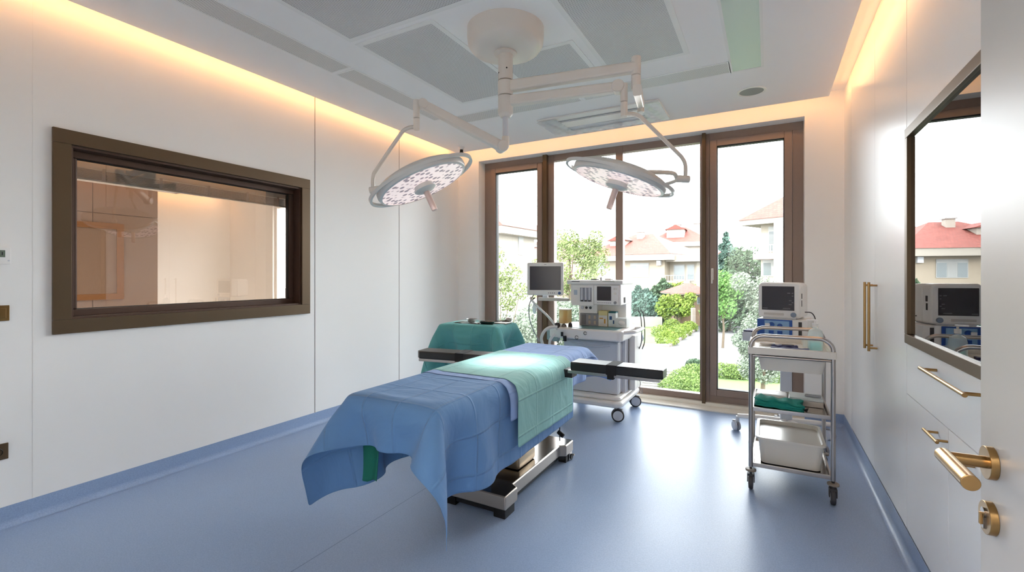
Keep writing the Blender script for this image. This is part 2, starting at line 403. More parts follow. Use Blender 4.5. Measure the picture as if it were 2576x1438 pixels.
# ------------------------------------------------------------------ garden window (window_1)
FY = 5.20
win = sroot('window_1', (-1.48, FY, 0))
fz0, fz1 = .045, 2.81
w = MB()
for (x0, x1) in ((rx0, -3.165), (.205, rx1)): w.box((x0, FY, .11), (x1, FY + .09, fz1 - .075), .002)
w.box((rx0, FY, fz1 - .075), (rx1, FY + .09, fz1), .003).box((rx0, FY, fz0), (rx1, FY + .09, .11), .003)
obj('window_frame', w, M['bronze2'], win)
def mull(x0, x1, y0=FY - .004, y1=FY + .086): return MB().box((x0, y0, fz0), (x1, y1, fz1 - .002), .003)
obj('mullion', mull(-2.425, -2.275), M['bronze2'], win)
obj('mullion', mull(-1.515, -1.432), M['bronze2'], win)
obj('mullion', mull(-.622, -.528), M['bronze2'], win)
obj('cover_strip', MB().box((-2.405, FY - .055, fz0 - .015), (-2.35, FY, fz1 + .0), .003), M['bronze'], win)
obj('cover_strip', MB().box((-.597, FY - .055, fz0 - .015), (-.562, FY, fz1 + .0), .003), M['bronze'], win)
def sash(x0, x1, z0, z1, t=.062):
    w = MB(); a, b = FY - .018, FY + .06
    w.box((x0, a, z0), (x0 + t, b, z1), .006).box((x1 - t, a, z0), (x1, b, z1), .006).box((x0 + t, a, z1 - t), (x1 - t, b, z1), .006).box((x0 + t, a, z0), (x1 - t, b, z0 + t), .006)
    s_ = obj('sash', w, M['bronze2'], win)
    g = MB(); x0 += t; x1 -= t; z0 += t; z1 -= t; e = .008
    g.box((x0, a + .015, z0), (x0 + e, b, z1)).box((x1 - e, a + .015, z0), (x1, b, z1)).box((x0, a + .015, z0), (x1, b, z0 + e)).box((x0, a + .015, z1 - e), (x1, b, z1))
    obj('gasket', g, M['gasket'], s_, smooth=0)
    return s_
sash(-3.163, -2.427, .112, 2.735, .068)
sd = sash(-.526, .203, .112, 2.735, .066)
h = MB().box((-.512, FY - .034, 1.30), (-.488, FY - .018, 1.42), .005).tube([(-.5, FY - .03, 1.395), (-.5, FY - .062, 1.395), (-.5, FY - .066, 1.385), (-.5, FY - .066, 1.265)], .0085, 10)
obj('window_handle', h, M['lampw'], win)
for x0, x1, z0, z1 in ((-3.10, -2.49, .17, 2.68), (-2.28, -1.51, .105, 2.74), (-1.435, -.615, .105, 2.74), (-.465, .145, .17, 2.68)):
    obj('glass_pane', MB().box((x0, FY + .030, z0), (x1, FY + .032, z1)), M['winglass'], win, smooth=0)

# ------------------------------------------------------------------ interior window (window_2)
iw = sroot('window_2', (XL, 1.9, 1.0))
def ring(x0, x1, y0, y1, z0, z1, t, bev=.002):
    w = MB()
    w.box((x0, y0, z0), (x1, y1, z0 + t), bev).box((x0, y0, z1 - t), (x1, y1, z1), bev).box((x0, y0, z0 + t), (x1, y0 + t, z1 - t), bev).box((x0, y1 - t, z0 + t), (x1, y1, z1 - t), bev)
    return w
obj('casing', ring(XL - .0, XL + .02, 1.065, 2.765, 1.01, 2.195, .082), M['bronze'], iw)
obj('reveal_lining', ring(XL - .13, XL + .001, 1.14, 2.69, 1.085, 2.118, .02), M['bronzed'], iw)
obj('window_frame', ring(XL - .135, XL - .075, 1.158, 2.672, 1.10, 2.10, .045, .008), M['bronzed'], iw)
obj('inner_bead', ring(XL - .12, XL - .09, 1.2, 2.63, 1.142, 2.058, .006, 0), M['gasket'], iw)
obj('glass_pane', MB().box((XL - .107, 1.2, 1.14), (XL - .104, 2.635, 2.06)), M['roomglass'], iw, smooth=0)
bl = tag(obj('pleated_blind', MB().box((XL - .185, 1.17, 2.02), (XL - .15, 2.66, 2.06), .003).box((XL - .178, 1.17, 1.945), (XL - .156, 2.66, 1.957), .003), mat('blind_rail', (242, 248, 248), .4)),
         'raised pale blind along the top of the bronze interior window', 'blind')
w = MB()
for i in range(10): w.box((XL - .18, 1.18, 1.958 + i * .0062), (XL - .154, 2.65, 1.960 + i * .0062))
obj('slat_stack', w, mat('blind_slats', (150, 144, 136), .5), bl, smooth=0)
for y in (1.36, 1.68, 2.0, 2.3, 2.57): obj('blind_clip', MB().box((XL - .153, y - .009, 1.95), (XL - .149, y + .009, 2.03)), M['lgrey'], bl, smooth=0)

# ------------------------------------------------------------------ room beyond the interior window
AX = -9.0
struct('wall_far_room', MB().box((AX - .1, -1.2, 0), (AX, 5.5, 3.0)), M['wallsm'], smooth=0)
struct('wall_far_side', MB().box((AX, -1.3, 0), (XL - .14, -1.2, 3.0)), M['wallsm'], smooth=0)
w = MB().box((AX, 5.2, 0), (-7.70, 5.35, 3.0)).box((-6.75, 5.2, 0), (XL - .14, 5.35, 3.0)).box((-7.70, 5.2, 2.6), (-6.75, 5.35, 3.0)).box((-7.70, 5.2, 0), (-6.75, 5.35, .6))
struct('wall_far_back', w, M['wallsm'], smooth=0)
ad = sroot('window_3', (-7.2, 5.25, .6))
w = MB().box((-7.70, 5.24, .6), (-7.64, 5.3, 2.6)).box((-6.81, 5.24, .6), (-6.75, 5.3, 2.6)).box((-7.64, 5.24, .6), (-6.81, 5.3, .66)).box((-7.64, 5.24, 2.54), (-6.81, 5.3, 2.6))
obj('window_frame', w, M['white'], ad)
struct('floor_far', MB().box((AX, -1.2, -.1), (XL - .2, 5.2, 0)), M['sill'], smooth=0)
struct('ceiling_far', MB().box((AX - .1, -1.3, 2.88), (XL - .14, 5.5, 3.0)).box((AX + .12, 3.62, 2.83), (XL - .14, 5.05, 2.86)).box((-7.62, -1.2, 2.54), (XL - .14, 3.62, 2.58)).box((-7.62, 3.58, 2.54), (XL - .14, 3.62, 2.88)), M['ceil'], smooth=0)
wc = thing('oak_wardrobe', 'pale oak panelled wardrobe seen through the bronze interior window', 'wardrobe', (-8.3, 1.5, 0))
obj('body', MB().box((AX + .01, -1.19, 0), (-7.82, 3.47, 2.87)), M['wood'], wc, smooth=0)
for i, (y0, y1) in enumerate(((.1, 1.05), (1.05, 1.92), (1.92, 2.72), (2.72, 3.47))):
    obj('door', MB().box((-7.82, y0 + .003, .05), (-7.8, y1 - .003, 2.17), .002), M['wood'], wc)
    obj('upper_panel', MB().box((-7.82, y0 + .003, 2.178), (-7.8, y1 - .003, 2.86), .002), M['wood'], wc)
fr = tag(obj('framed_panel', MB().box((-7.8, 1.55, 1.06), (-7.785, 3.0, 2.01)), M['wood'], None, smooth=0), 'square oak framed panel on the wardrobe beyond the interior window', 'panel')
w = ring(-7.8, -7.77, 1.50, 3.05, 1.02, 2.05, .08)
obj('frame', w, M['woodd'], fr, smooth=0)
dl = obj('downlight', MB().lathe([(.045, 0), (.045, -.004), (.001, -.004)], 20, Matrix.Translation((onz(325, 457, 2.54).x, onz(325, 457, 2.54).y, 2.54))), M['spot']); tag(dl, 'small lit recessed downlight seen through the interior window', 'light')

# ------------------------------------------------------------------ open door on the right (door_1)
dr = sroot('door_1', (.35, .67, 0))
obj('door_leaf', MB().box((.33, .22, .01), (.372, 1.123, 2.14), .0015), M['door'], dr)
c = V((.33, 1.068, 1.036))
obj('lever_rose', MB().cyl(c, c + V((-.011, 0, 0)), .027, n=40), M['brass'], dr, bevel=.0008)
hz_ = c + V((-.063, -.006, .0015))
hd = MB().cyl(c + V((-.009, -.003, .001)), hz_ + V((.0, 0, 0)), .0098, n=28).cyl(hz_ + V((0, .012, 0)), hz_ + V((0, -.117, 0)), .0118, n=36)
obj('lever_handle', hd, M['brass'], dr, bevel=.0008)
c2 = V((.33, 1.070, .943))
ls = obj('lock_rose', MB().cyl(c2, c2 + V((-.011, 0, 0)), .027, n=40), M['brass'], dr, bevel=.0008)
obj('lock_cylinder', MB().cyl(c2 + V((-.009, 0, .008)), c2 + V((-.0135, 0, .008)), .0085, n=24).box(c2 + V((-.0135, -.004, -.018)), c2 + V((-.010, .004, .006))), M['polished'], dr)
obj('lock_thumbturn', MB().box(c2 + V((-.018, -.0025, -.012)), c2 + V((-.0125, .0025, .008)), .001), M['brass'], dr)

# ------------------------------------------------------------------ fitted cabinets on the right wall
def bar_handle(name, parent, p0, p1, wallx, inset=.02, r=.006):
    p0 = V(p0); p1 = V(p1); d = (p1 - p0).normalized(); w = MB().cyl(p0, p1, r, n=18)
    for q in (p0 + d * inset, p1 - d * inset): w.cyl(q, V((wallx, q.y, q.z)), r * .8, n=12)
    return obj(name, w, M['brass'], parent, bevel=.0006)
wd = thing('tall_cupboard', 'white tall two-door cupboard with long vertical brass bar handles', 'cupboard', (.73, 3.78, 0))
obj('body', MB().box((.614, 2.925, BB), (.869, 4.643, ZU - .002)), M['gap'], wd, smooth=0)
for (y0, y1, hy) in ((2.925, 3.70, 3.625), (3.70, 4.642, 3.765)):
    d_ = obj('door', MB().box((XR, y0 + .002, BB + .004), (.613, y1 - .002, ZU - .003), .001), M['cab'], wd)
    bar_handle('door_handle', d_, (.552, hy, .875), (.552, hy, 1.305), XR, .02, .0075)
gc = thing('built_in_cupboard', 'white built-in cupboard below and around the bronze-framed glass', 'cupboard', (.73, 2.1, 0))
obj('lower_body', MB().box((.614, 1.2, BB), (.869, 2.922, 1.018)), M['gap'], gc, smooth=0)
obj('upper_body', MB().box((.614, 1.2, 2.06), (.869, 2.922, ZU - .002)), M['gap'], gc, smooth=0)
obj('upper_panel', MB().box((XR, 1.2, 2.062), (.613, 2.9205, ZU - .003), .001), M['cab'], gc)
d_ = obj('drawer', MB().box((XR, 1.2, .7745), (.613, 2.9205, 1.0155), .001), M['cab'], gc)
bar_handle('drawer_handle', d_, (.548, 2.49, .968), (.548, 1.99, .968), XR, .03, .0075)
for (y0, y1, h0, h1) in ((2.325, 2.9205, 2.475, 2.30), (1.73, 2.321, 2.215, 2.04)):
    d_ = obj('door', MB().box((XR, y0, BB + .004), (.613, y1, .7705), .001), M['cab'], gc)
    bar_handle('door_handle', d_, (.556, h0, .722), (.556, h1, .722), XR, .03, .006)
gl = thing('glazed_wall_cabinet', 'bronze-framed dark glass wall cabinet mirroring the window', 'cabinet', (.7, 2.1, 1.02))
obj('frame', ring(.582, .62, 1.22, 2.909, 1.021, 2.056, .045, .003), M['bronze'], gl)
obj('glass_pane', MB().box((.598, 1.26, 1.06), (.601, 2.866, 2.014)), M['cabglass'], gl, smooth=0)
obj('niche', MB().box((.80, 1.21, 1.02), (.86, 2.92, 2.058)).box((.62, 2.905, 1.02), (.80, 2.921, 2.058)).box((.62, 1.21, 1.0195), (.80, 2.905, 1.03)).box((.62, 1.21, 2.045), (.80, 2.905, 2.058)), mat('niche_lining', (44, 60, 62), .5), gl, smooth=0)

# ------------------------------------------------------------------ small wall fittings on the left
t = thing('thermostat', 'white thermostat with grey display at the far left wall', 'thermostat', (XL, .855, 1.41))
obj('housing', MB().box((XL, .812, 1.408), (XL + .022, .897, 1.499), .004), M['white'], t)
obj('display', MB().box((XL + .021, .825, 1.445), (XL + .0235, .875, 1.482)), mat('lcd_grey', (112, 122, 108), .2), t, smooth=0)
obj('display_digits', MB().box((XL + .0232, .862, 1.456), (XL + .0242, .866, 1.472)).box((XL + .0232, .85, 1.456), (XL + .0242, .854, 1.472)), M['blackm'], t, smooth=0)
obj('button', MB().cyl((XL + .02, .888, 1.427), (XL + .024, .888, 1.427), .004), M['lgrey'], t)
t = thing('light_switch', 'brushed brass light switch below the thermostat', 'switch', (XL, .855, 1.10))
obj('cover_plate', MB().box((XL, .812, 1.105), (XL + .009, .895, 1.188), .002), M['brass'], t)
obj('rocker', MB().box((XL + .008, .826, 1.120), (XL + .013, .881, 1.173), .0015), M['brass'], t)
t = thing('power_socket', 'bronze power socket low on the left wall', 'socket', (XL, .85, .365))
obj('cover_plate', MB().box((XL, .808, .366), (XL + .009, .891, .451), .002), M['bronze'], t)
obj('socket_well', MB().lathe([(.021, 0), (.019, .002), (.017, -.006), (.001, -.006)], 24, Matrix.Translation((XL + .010, .85, .4085)) @ Matrix.Rotation(PI / 2, 4, 'Y')), M['blackm'], t)

# ------------------------------------------------------------------ ceiling fittings
def diffuser(name, label, cat, x0, x1, y0, y1, m, fw=.035, group=None, cut=None, frm=None):
    t = thing(name, label, cat, ((x0 + x1) / 2, (y0 + y1) / 2, ZC - .001), 0, group)
    f = MB(); e = fw; z0 = ZC - .004; z1 = ZC - .0005
    f.box((x0 - e, y0 - e, z0), (x1 + e, y0, z1)).box((x0 - e, y1, z0), (x1 + e, y1 + e, z1)).box((x0 - e, y0, z0), (x0, y1, z1)).box((x1, y0, z0), (x1 + e, y1, z1))
    obj('frame', f, frm or M['lampw'], t, smooth=0)
    obj('perforated_face' if m is not M['frost'] else 'frosted_face', MB().box((x0, y0, ZC - .002), (x1, y1, ZC - .0006)), m, t, smooth=0)
    return t
WF = mat('white_diffuser_frame', (238, 238, 236), .5)
diffuser('ceiling_diffuser', 'large perforated ceiling diffuser at the top edge, left of the lamp canopy', 'ceiling diffuser', -2.40, -1.12, 1.55, 2.165, M['perf'], group=None, frm=WF)
diffuser('ceiling_diffuser', 'perforated ceiling diffuser beside the lamp pole on its left', 'ceiling diffuser', -2.40, -1.815, 2.272, 3.45, M['perf'], frm=WF)
diffuser('ceiling_diffuser', 'smaller perforated ceiling diffuser directly behind the lamp canopy', 'ceiling diffuser', -1.715, -1.165, 2.915, 3.44, M['perf'], frm=WF)
diffuser('ceiling_diffuser', 'large perforated ceiling diffuser right of the lamp canopy', 'ceiling diffuser', -1.04, -.515, 2.16, 3.42, M['perf'], frm=WF)
L0, L1, Bk0, Bk1 = -2.92, -2.735, 3.735, 3.92
diffuser('slot_grille', 'narrow ceiling grille along the left, the long one nearer the camera', 'grille', L0, L1, 1.22, 2.455, M['perf2'], .012, frm=WF)
diffuser('slot_grille', 'narrow ceiling grille along the left, behind the left lamp arm', 'grille', L0, L1, 2.505, 3.71, M['perf2'], .012, frm=WF)
diffuser('slot_grille', 'narrow ceiling grille behind the lamp pole, left part of the window side', 'grille', -2.70, -1.455, Bk0, Bk1, M['perf2'], .012, frm=WF)
diffuser('slot_grille', 'narrow ceiling grille on the window side, right part above the lamp joint', 'grille', -1.405, -.26, Bk0, Bk1, M['perf2'], .012, frm=WF)
diffuser('ceiling_light', 'unlit frosted strip light panel along the right of the ceiling', 'light', -.235, -.045, 2.2, 3.92, M['frost'], .018, frm=WF)
t = thing('ceiling_speaker', 'round ceiling speaker near the window, upper right', 'speaker', (-.122, 4.42, ZC))
obj('rim', MB().lathe([(.112, 0), (.110, -.005), (.095, -.006), (.092, -.003)], 40, Matrix.Translation((-.122, 4.42, ZC - .0005))), M['white'], t)
obj('speaker_grille', MB().lathe([(.094, -.003), (.001, -.004)], 40, Matrix.Translation((-.122, 4.42, ZC - .0005))), mat('grey_mesh', (150, 152, 150), .6), t)
t = thing('sprinkler', 'small white and black ceiling sprinkler above the left lamp', 'sprinkler', (-3.26, 4.66, ZC - .08))
sc_ = V((-3.26, 4.66, ZC))
obj('escutcheon', MB().lathe([(.04, 0), (.034, -.012), (.026, -.03), (.001, -.03)], 24, Matrix.Translation(sc_)), M['white'], t)
obj('sprinkler_head', MB().cyl(sc_ + V((0, 0, -.03)), sc_ + V((0, 0, -.058)), .02).cyl(sc_ + V((0, 0, -.06)), sc_ + V((0, 0, -.066)), .024), M['blackm'], t)
t = thing('air_conditioner', 'film-wrapped ceiling air conditioner over the window', 'air conditioner', (-1.45, 4.46, ZC))
ax0, ax1, ay0, ay1 = -2.03, -.84, 4.20, 4.72
obj('panel', MB().box((ax0, ay0, ZC - .016), (ax1, ay1, ZC - .0005), .006), M['white'], t)
obj('outlet_slot', MB().box((ax0 + .16, ay0 + .10, ZC - .02), (ax1 - .2, ay0 + .125, ZC - .014)), M['grey'], t, smooth=0)
obj('louvre', MB().box((ax0 + .14, ay0 + .14, ZC - .024), (ax1 - .18, ay0 + .30, ZC - .014), .004), M['white'], t)
obj('filter_grille', MB().box((ax0 + .14, ay0 + .33, ZC - .02), (ax1 - .18, ay0 + .45, ZC - .014), .003), M['lgrey'], t)
fm = MB(); nx_, ny_ = 50, 22
pts = []
for j in range(ny_ + 1):
    for i in range(nx_ + 1):
        x = ax0 + (ax1 - ax0) * i / nx_; y = ay0 + (ay1 - ay0) * j / ny_
        pts.append((x, y, ZC - .028 - .008 * math.sin(i * 1.3 + j * .7) * math.sin(j * .9) * (1 if 2 < i < nx_ - 2 else .2) - random.random() * .004))
fm.add(pts, [(j * (nx_ + 1) + i, j * (nx_ + 1) + i + 1, (j + 1) * (nx_ + 1) + i + 1, (j + 1) * (nx_ + 1) + i) for j in range(ny_) for i in range(nx_) if (i < 9 or i > 41 or j > 16)])
obj('protective_film', fm, M['film'], t)

# ------------------------------------------------------------------ surgical light
PX, PY = -1.455, 2.563
sl = thing('surgical_light', 'ceiling-mounted surgical light with a pole, jointed arms and two round lamp heads', 'surgical light', (PX, PY, ZC))
def zz(v, d=2.947): return EYE + (HZ - v) / F * d
obj('ceiling_canopy', MB().lathe([(.242, 0), (.242, -.06), (.236, -.10), (.215, -.128), (.17, -.142), (.06, -.146), (.001, -.146)], 64, Matrix.Translation((PX, PY, ZC))), M['lampw'], sl, smooth=50)
obj('collar', MB().lathe([(.072, -.146), (.072, -.156), (.055, -.162), (.001, -.162)], 36, Matrix.Translation((PX, PY, ZC))), M['lampw'], sl)
zA, zB, zC_, zD, zE = zz(205), zz(243), zz(288), zz(345), zz(385)
pole = obj('pole', MB().cyl((PX, PY, ZC - .15), (PX, PY, zA + .006), .0465, n=36), M['lampw'], sl)
for a_, z in ((-2.2, zz(186)), (-.9, zz(178))): obj('screw', MB().cyl((PX + .044 * math.cos(a_), PY + .044 * math.sin(a_), z), (PX + .0475 * math.cos(a_), PY + .0475 * math.sin(a_), z), .005), M['blackm'], pole, smooth=0)
obj('upper_hub', MB().cyl((PX, PY, zA), (PX, PY, zB + .004), .0485, n=36), M['lampw'], sl, bevel=.003)
obj('lower_hub', MB().cyl((PX, PY, zB), (PX, PY, zC_), .0475, n=36).cyl((PX, PY, zC_), (PX, PY, zC_ - .02), .045, .03, n=36), M['lampw'], sl, bevel=.003)
obj('lower_pole', MB().cyl((PX, PY, zC_ - .01), (PX, PY, zD), .019, n=24), M['lgrey'], sl)
# upper arm: square section to a joint
def beam(p, q, w1, h1, w2=None, h2=None, bev=.012):
    """tapered box beam from p to q"""
    p = V(p); q = V(q); d = (q - p).normalized(); s_ = d.cross(V((0, 0, 1))).normalized(); u = s_.cross(d); w2 = w2 or w1; h2 = h2 or h1
    vs = []; n = 16
    for c_, ww, hh in ((p, w1, h1), (q, w2, h2)):
        for k in range(n):
            t = 2 * PI * (k + .5) / n; ex = .45
            x = math.copysign(abs(math.cos(t)) ** ex, math.cos(t)) * ww / 2; y = math.copysign(abs(math.sin(t)) ** ex, math.sin(t)) * hh / 2
            vs.append(c_ + s_ * x + u * y)
    return MB().add(vs, [(i, (i + 1) % n, n + (i + 1) % n, n + i) for i in range(n)] + [tuple(range(n - 1, -1, -1)), tuple(range(n, 2 * n))])
ha = V((PX, PY, zz(219))); ea = at(1600, 172, 2.667); ea.z = ha.z + .0
obj('upper_arm', beam(ha + (ea - ha).normalized() * .035, ea, .055, .072, .055, .062), M['lampw'], sl)
zt = EYE + (HZ - 143) / F * 2.667; zb_ = EYE + (HZ - 226) / F * 2.667
obj('upper_arm_joint', MB().cyl((ea.x, ea.y, zt), (ea.x, ea.y, zt - .105), .027, n=28).cyl((ea.x, ea.y, zt - .108), (ea.x, ea.y, zb_), .0265, n=28), M['lampw'], sl, bevel=.003)
q0 = V((ea.x, ea.y, zb_ + .01)); q1 = at(1612, 262, 3.1)
obj('rear_spring_arm', beam(q0 + V((.012, -.02, -.02)), q1, .05, .062, .045, .055), M['lampw'], sl)
obj('rear_arm_end', MB().cyl(q1 + V((0, .0, .035)), q1 + V((0, 0, -.055)), .022, n=24), M['lampw'], sl, bevel=.003)
# lower arm to the right lamp
hb = V((PX, PY, zz(256))); eb = at(1555, 219, 2.715)
obj('lower_arm', beam(hb + (eb - hb).normalized() * .035, eb, .056, .068, .05, .058), M['lampw'], sl)
dv = (eb - hb).normalized(); sd_ = dv.cross(V((0, 0, 1))).normalized()
obj('lower_arm_knuckle', MB().cyl(eb - sd_ * .03, eb + sd_ * .03, .037, n=32), M['lampw'], sl, bevel=.004)
eb2 = at(1570, 219, 2.70); zb2 = EYE + (HZ - 293) / F * 2.70
obj('right_drop_joint', MB().cyl((eb2.x, eb2.y, eb.z + .012), (eb2.x, eb2.y, zb2 + .085), .0205, n=24).cyl((eb2.x, eb2.y, zb2 + .083), (eb2.x, eb2.y, zb2), .0195, n=24), M['lampw'], sl, bevel=.003)
D2 = 2.70
tb = [at(1572, 287, D2), at(1590, 286, D2), at(1608, 292, D2), at(1626, 308, D2), at(1700, 380, D2 + .05), at(1716, 397, D2 + .06), at(1724, 415, D2 + .06), at(1724, 447, D2 + .06)]
obj('right_bent_tube', MB().tube(tb, .0115, 14, sub=4), M['lampw'], sl)
# left lamp: elbow, spring arm
el = V((PX, PY, zz(366)))
obj('left_elbow', MB().cyl((PX, PY, zD + .004), (PX, PY, zz(372)), .0225, n=24), M['lampw'], sl, bevel=.003)
e1 = at(1262, 369, 2.93); e2 = at(1063, 262, 2.75)
obj('left_spring_arm', beam(e1, e2, .05, .064, .044, .052), M['lampw'], sl)
dv = (e2 - e1).normalized(); sd_ = dv.cross(V((0, 0, 1))).normalized()
obj('left_arm_knuckle', MB().cyl(e1 - sd_ * .032, e1 + sd_ * .032, .036, n=32), M['lampw'], sl, bevel=.004)
obj('left_arm_knuckle', MB().cyl(e2 - sd_ * .026, e2 + sd_ * .026, .029, n=32), M['lampw'], sl, bevel=.004)
e3 = at(1048, 255, 2.745); zl = EYE + (HZ - 327) / F * 2.745
obj('left_drop_joint', MB().cyl((e3.x, e3.y, e3.z + .008), (e3.x, e3.y, zl + .07), .0195, n=24).cyl((e3.x, e3.y, zl + .068), (e3.x, e3.y, zl), .0185, n=24), M['lampw'], sl, bevel=.003)
D1 = 2.75
tb = [at(1046, 320, D1), at(1030, 321, D1), at(1016, 328, D1), at(1004, 343, D1), at(948, 425, D1), at(940, 440, D1), at(938, 455, D1), at(938, 478, D1)]
obj('left_bent_tube', MB().tube(tb, .0115, 14, sub=4), M['lampw'], sl)

def camdir(r, u, f):       # camera-frame direction (right, up, forward) to world
    return V((r * CT - f * ST, r * ST + f * CT, u))
def lamp_head(c, n, major, label, pivot_side):
    """n: shining direction, major: world direction of the long axis of the handle ring"""
    n = n.normalized(); x = (major - n * major.dot(n)).normalized(); y = (-n).cross(x)
    T = Matrix((x, y, -n)).transposed().to_4x4(); T.translation = c
    hd = obj('lamp_head', MB().lathe([(.254, -.014), (.268, -.010), (.275, .004), (.274, .026), (.262, .042), (.225, .058), (.14, .074), (.05, .08), (.001, .08)], 64, T), M['lampg'], sl, smooth=40, label=label)
    obj('lens', MB().lathe([(.256, -.011), (.248, -.008), (.05, -.013), (.001, -.013)], 64, T, cap=False), M['lens'], hd, label='pinkish lit LED lens')
    obj('hub', MB().lathe([(.058, -.012), (.058, -.028), (.066, -.030), (.066, -.040), (.050, -.050), (.024, -.056), (.001, -.056)], 40, T), M['lampg'], hd)
    obj('handle', MB().lathe([(.020, -.05), (.0185, -.065), (.0175, -.172), (.015, -.176), (.001, -.176)], 28, T), mat('pink_beige_grip', (214, 190, 180), .35), hd)
    N = 72; rg = MB(); vs = []
    prof = [(-.009, -.010), (.009, -.012), (.011, .006), (-.005, .010)]
    for k in range(N):
        t = 2 * PI * k / N; ax, ay = .318, .268; s_ = pivot_side
        bx = V((math.cos(t) * ax, math.sin(t) * ay, .016))
        o_ = V((math.cos(t), math.sin(t), 0))
        for a_, b_ in prof: vs.append(bx + o_ * a_ * .8 + V((0, 0, b_)))
    m_ = len(prof)
    rg.add(vs, [(k * m_ + j, ((k + 1) % N) * m_ + j, ((k + 1) % N) * m_ + (j + 1) % m_, k * m_ + (j + 1) % m_) for k in range(N) for j in range(m_)], T)
    obj('handle_ring', rg, M['lampg'], hd, smooth=60)
    return T, hd
n1 = camdir(.423, -.906, -.05); c1 = at(1063, 461, D1)
T1, h1 = lamp_head(c1, n1, camdir(.905, .424, 0), 'lit left lamp head', -1)
p0, p1 = at(930, 479, D1), at(965, 474, D1)
obj('pivot_barrel', MB().cyl(p0, p1, .0205, n=24), M['lampw'], h1, bevel=.003)
n2 = camdir(-.312, -.949, .054); c2_ = at(1556, 453, 2.72)
T2, h2 = lamp_head(c2_, n2, camdir(.948, -.318, 0), 'right lamp head seen edge-on', 1)
p0, p1 = at(1734, 451, 2.76), at(1700, 449, 2.76)
obj('pivot_barrel', MB().cyl(p0, p1, .0215, n=24), M['lampw'], h2, bevel=.003)
k1 = at(1589, 433, 2.60)
obj('fork', MB().tube([at(1702, 446, 2.76), at(1696, 437, 2.72), at(1680, 434, 2.68), at(1650, 433, 2.64), k1], .0125, 12, sub=4).sphere(k1, .024).tube([at(1704, 453, 2.77), at(1688, 459, 2.80), at(1660, 465, 2.84), T2 @ V((.12, .2, .05))], .0105, 10, sub=3), M['lampw'], h2)


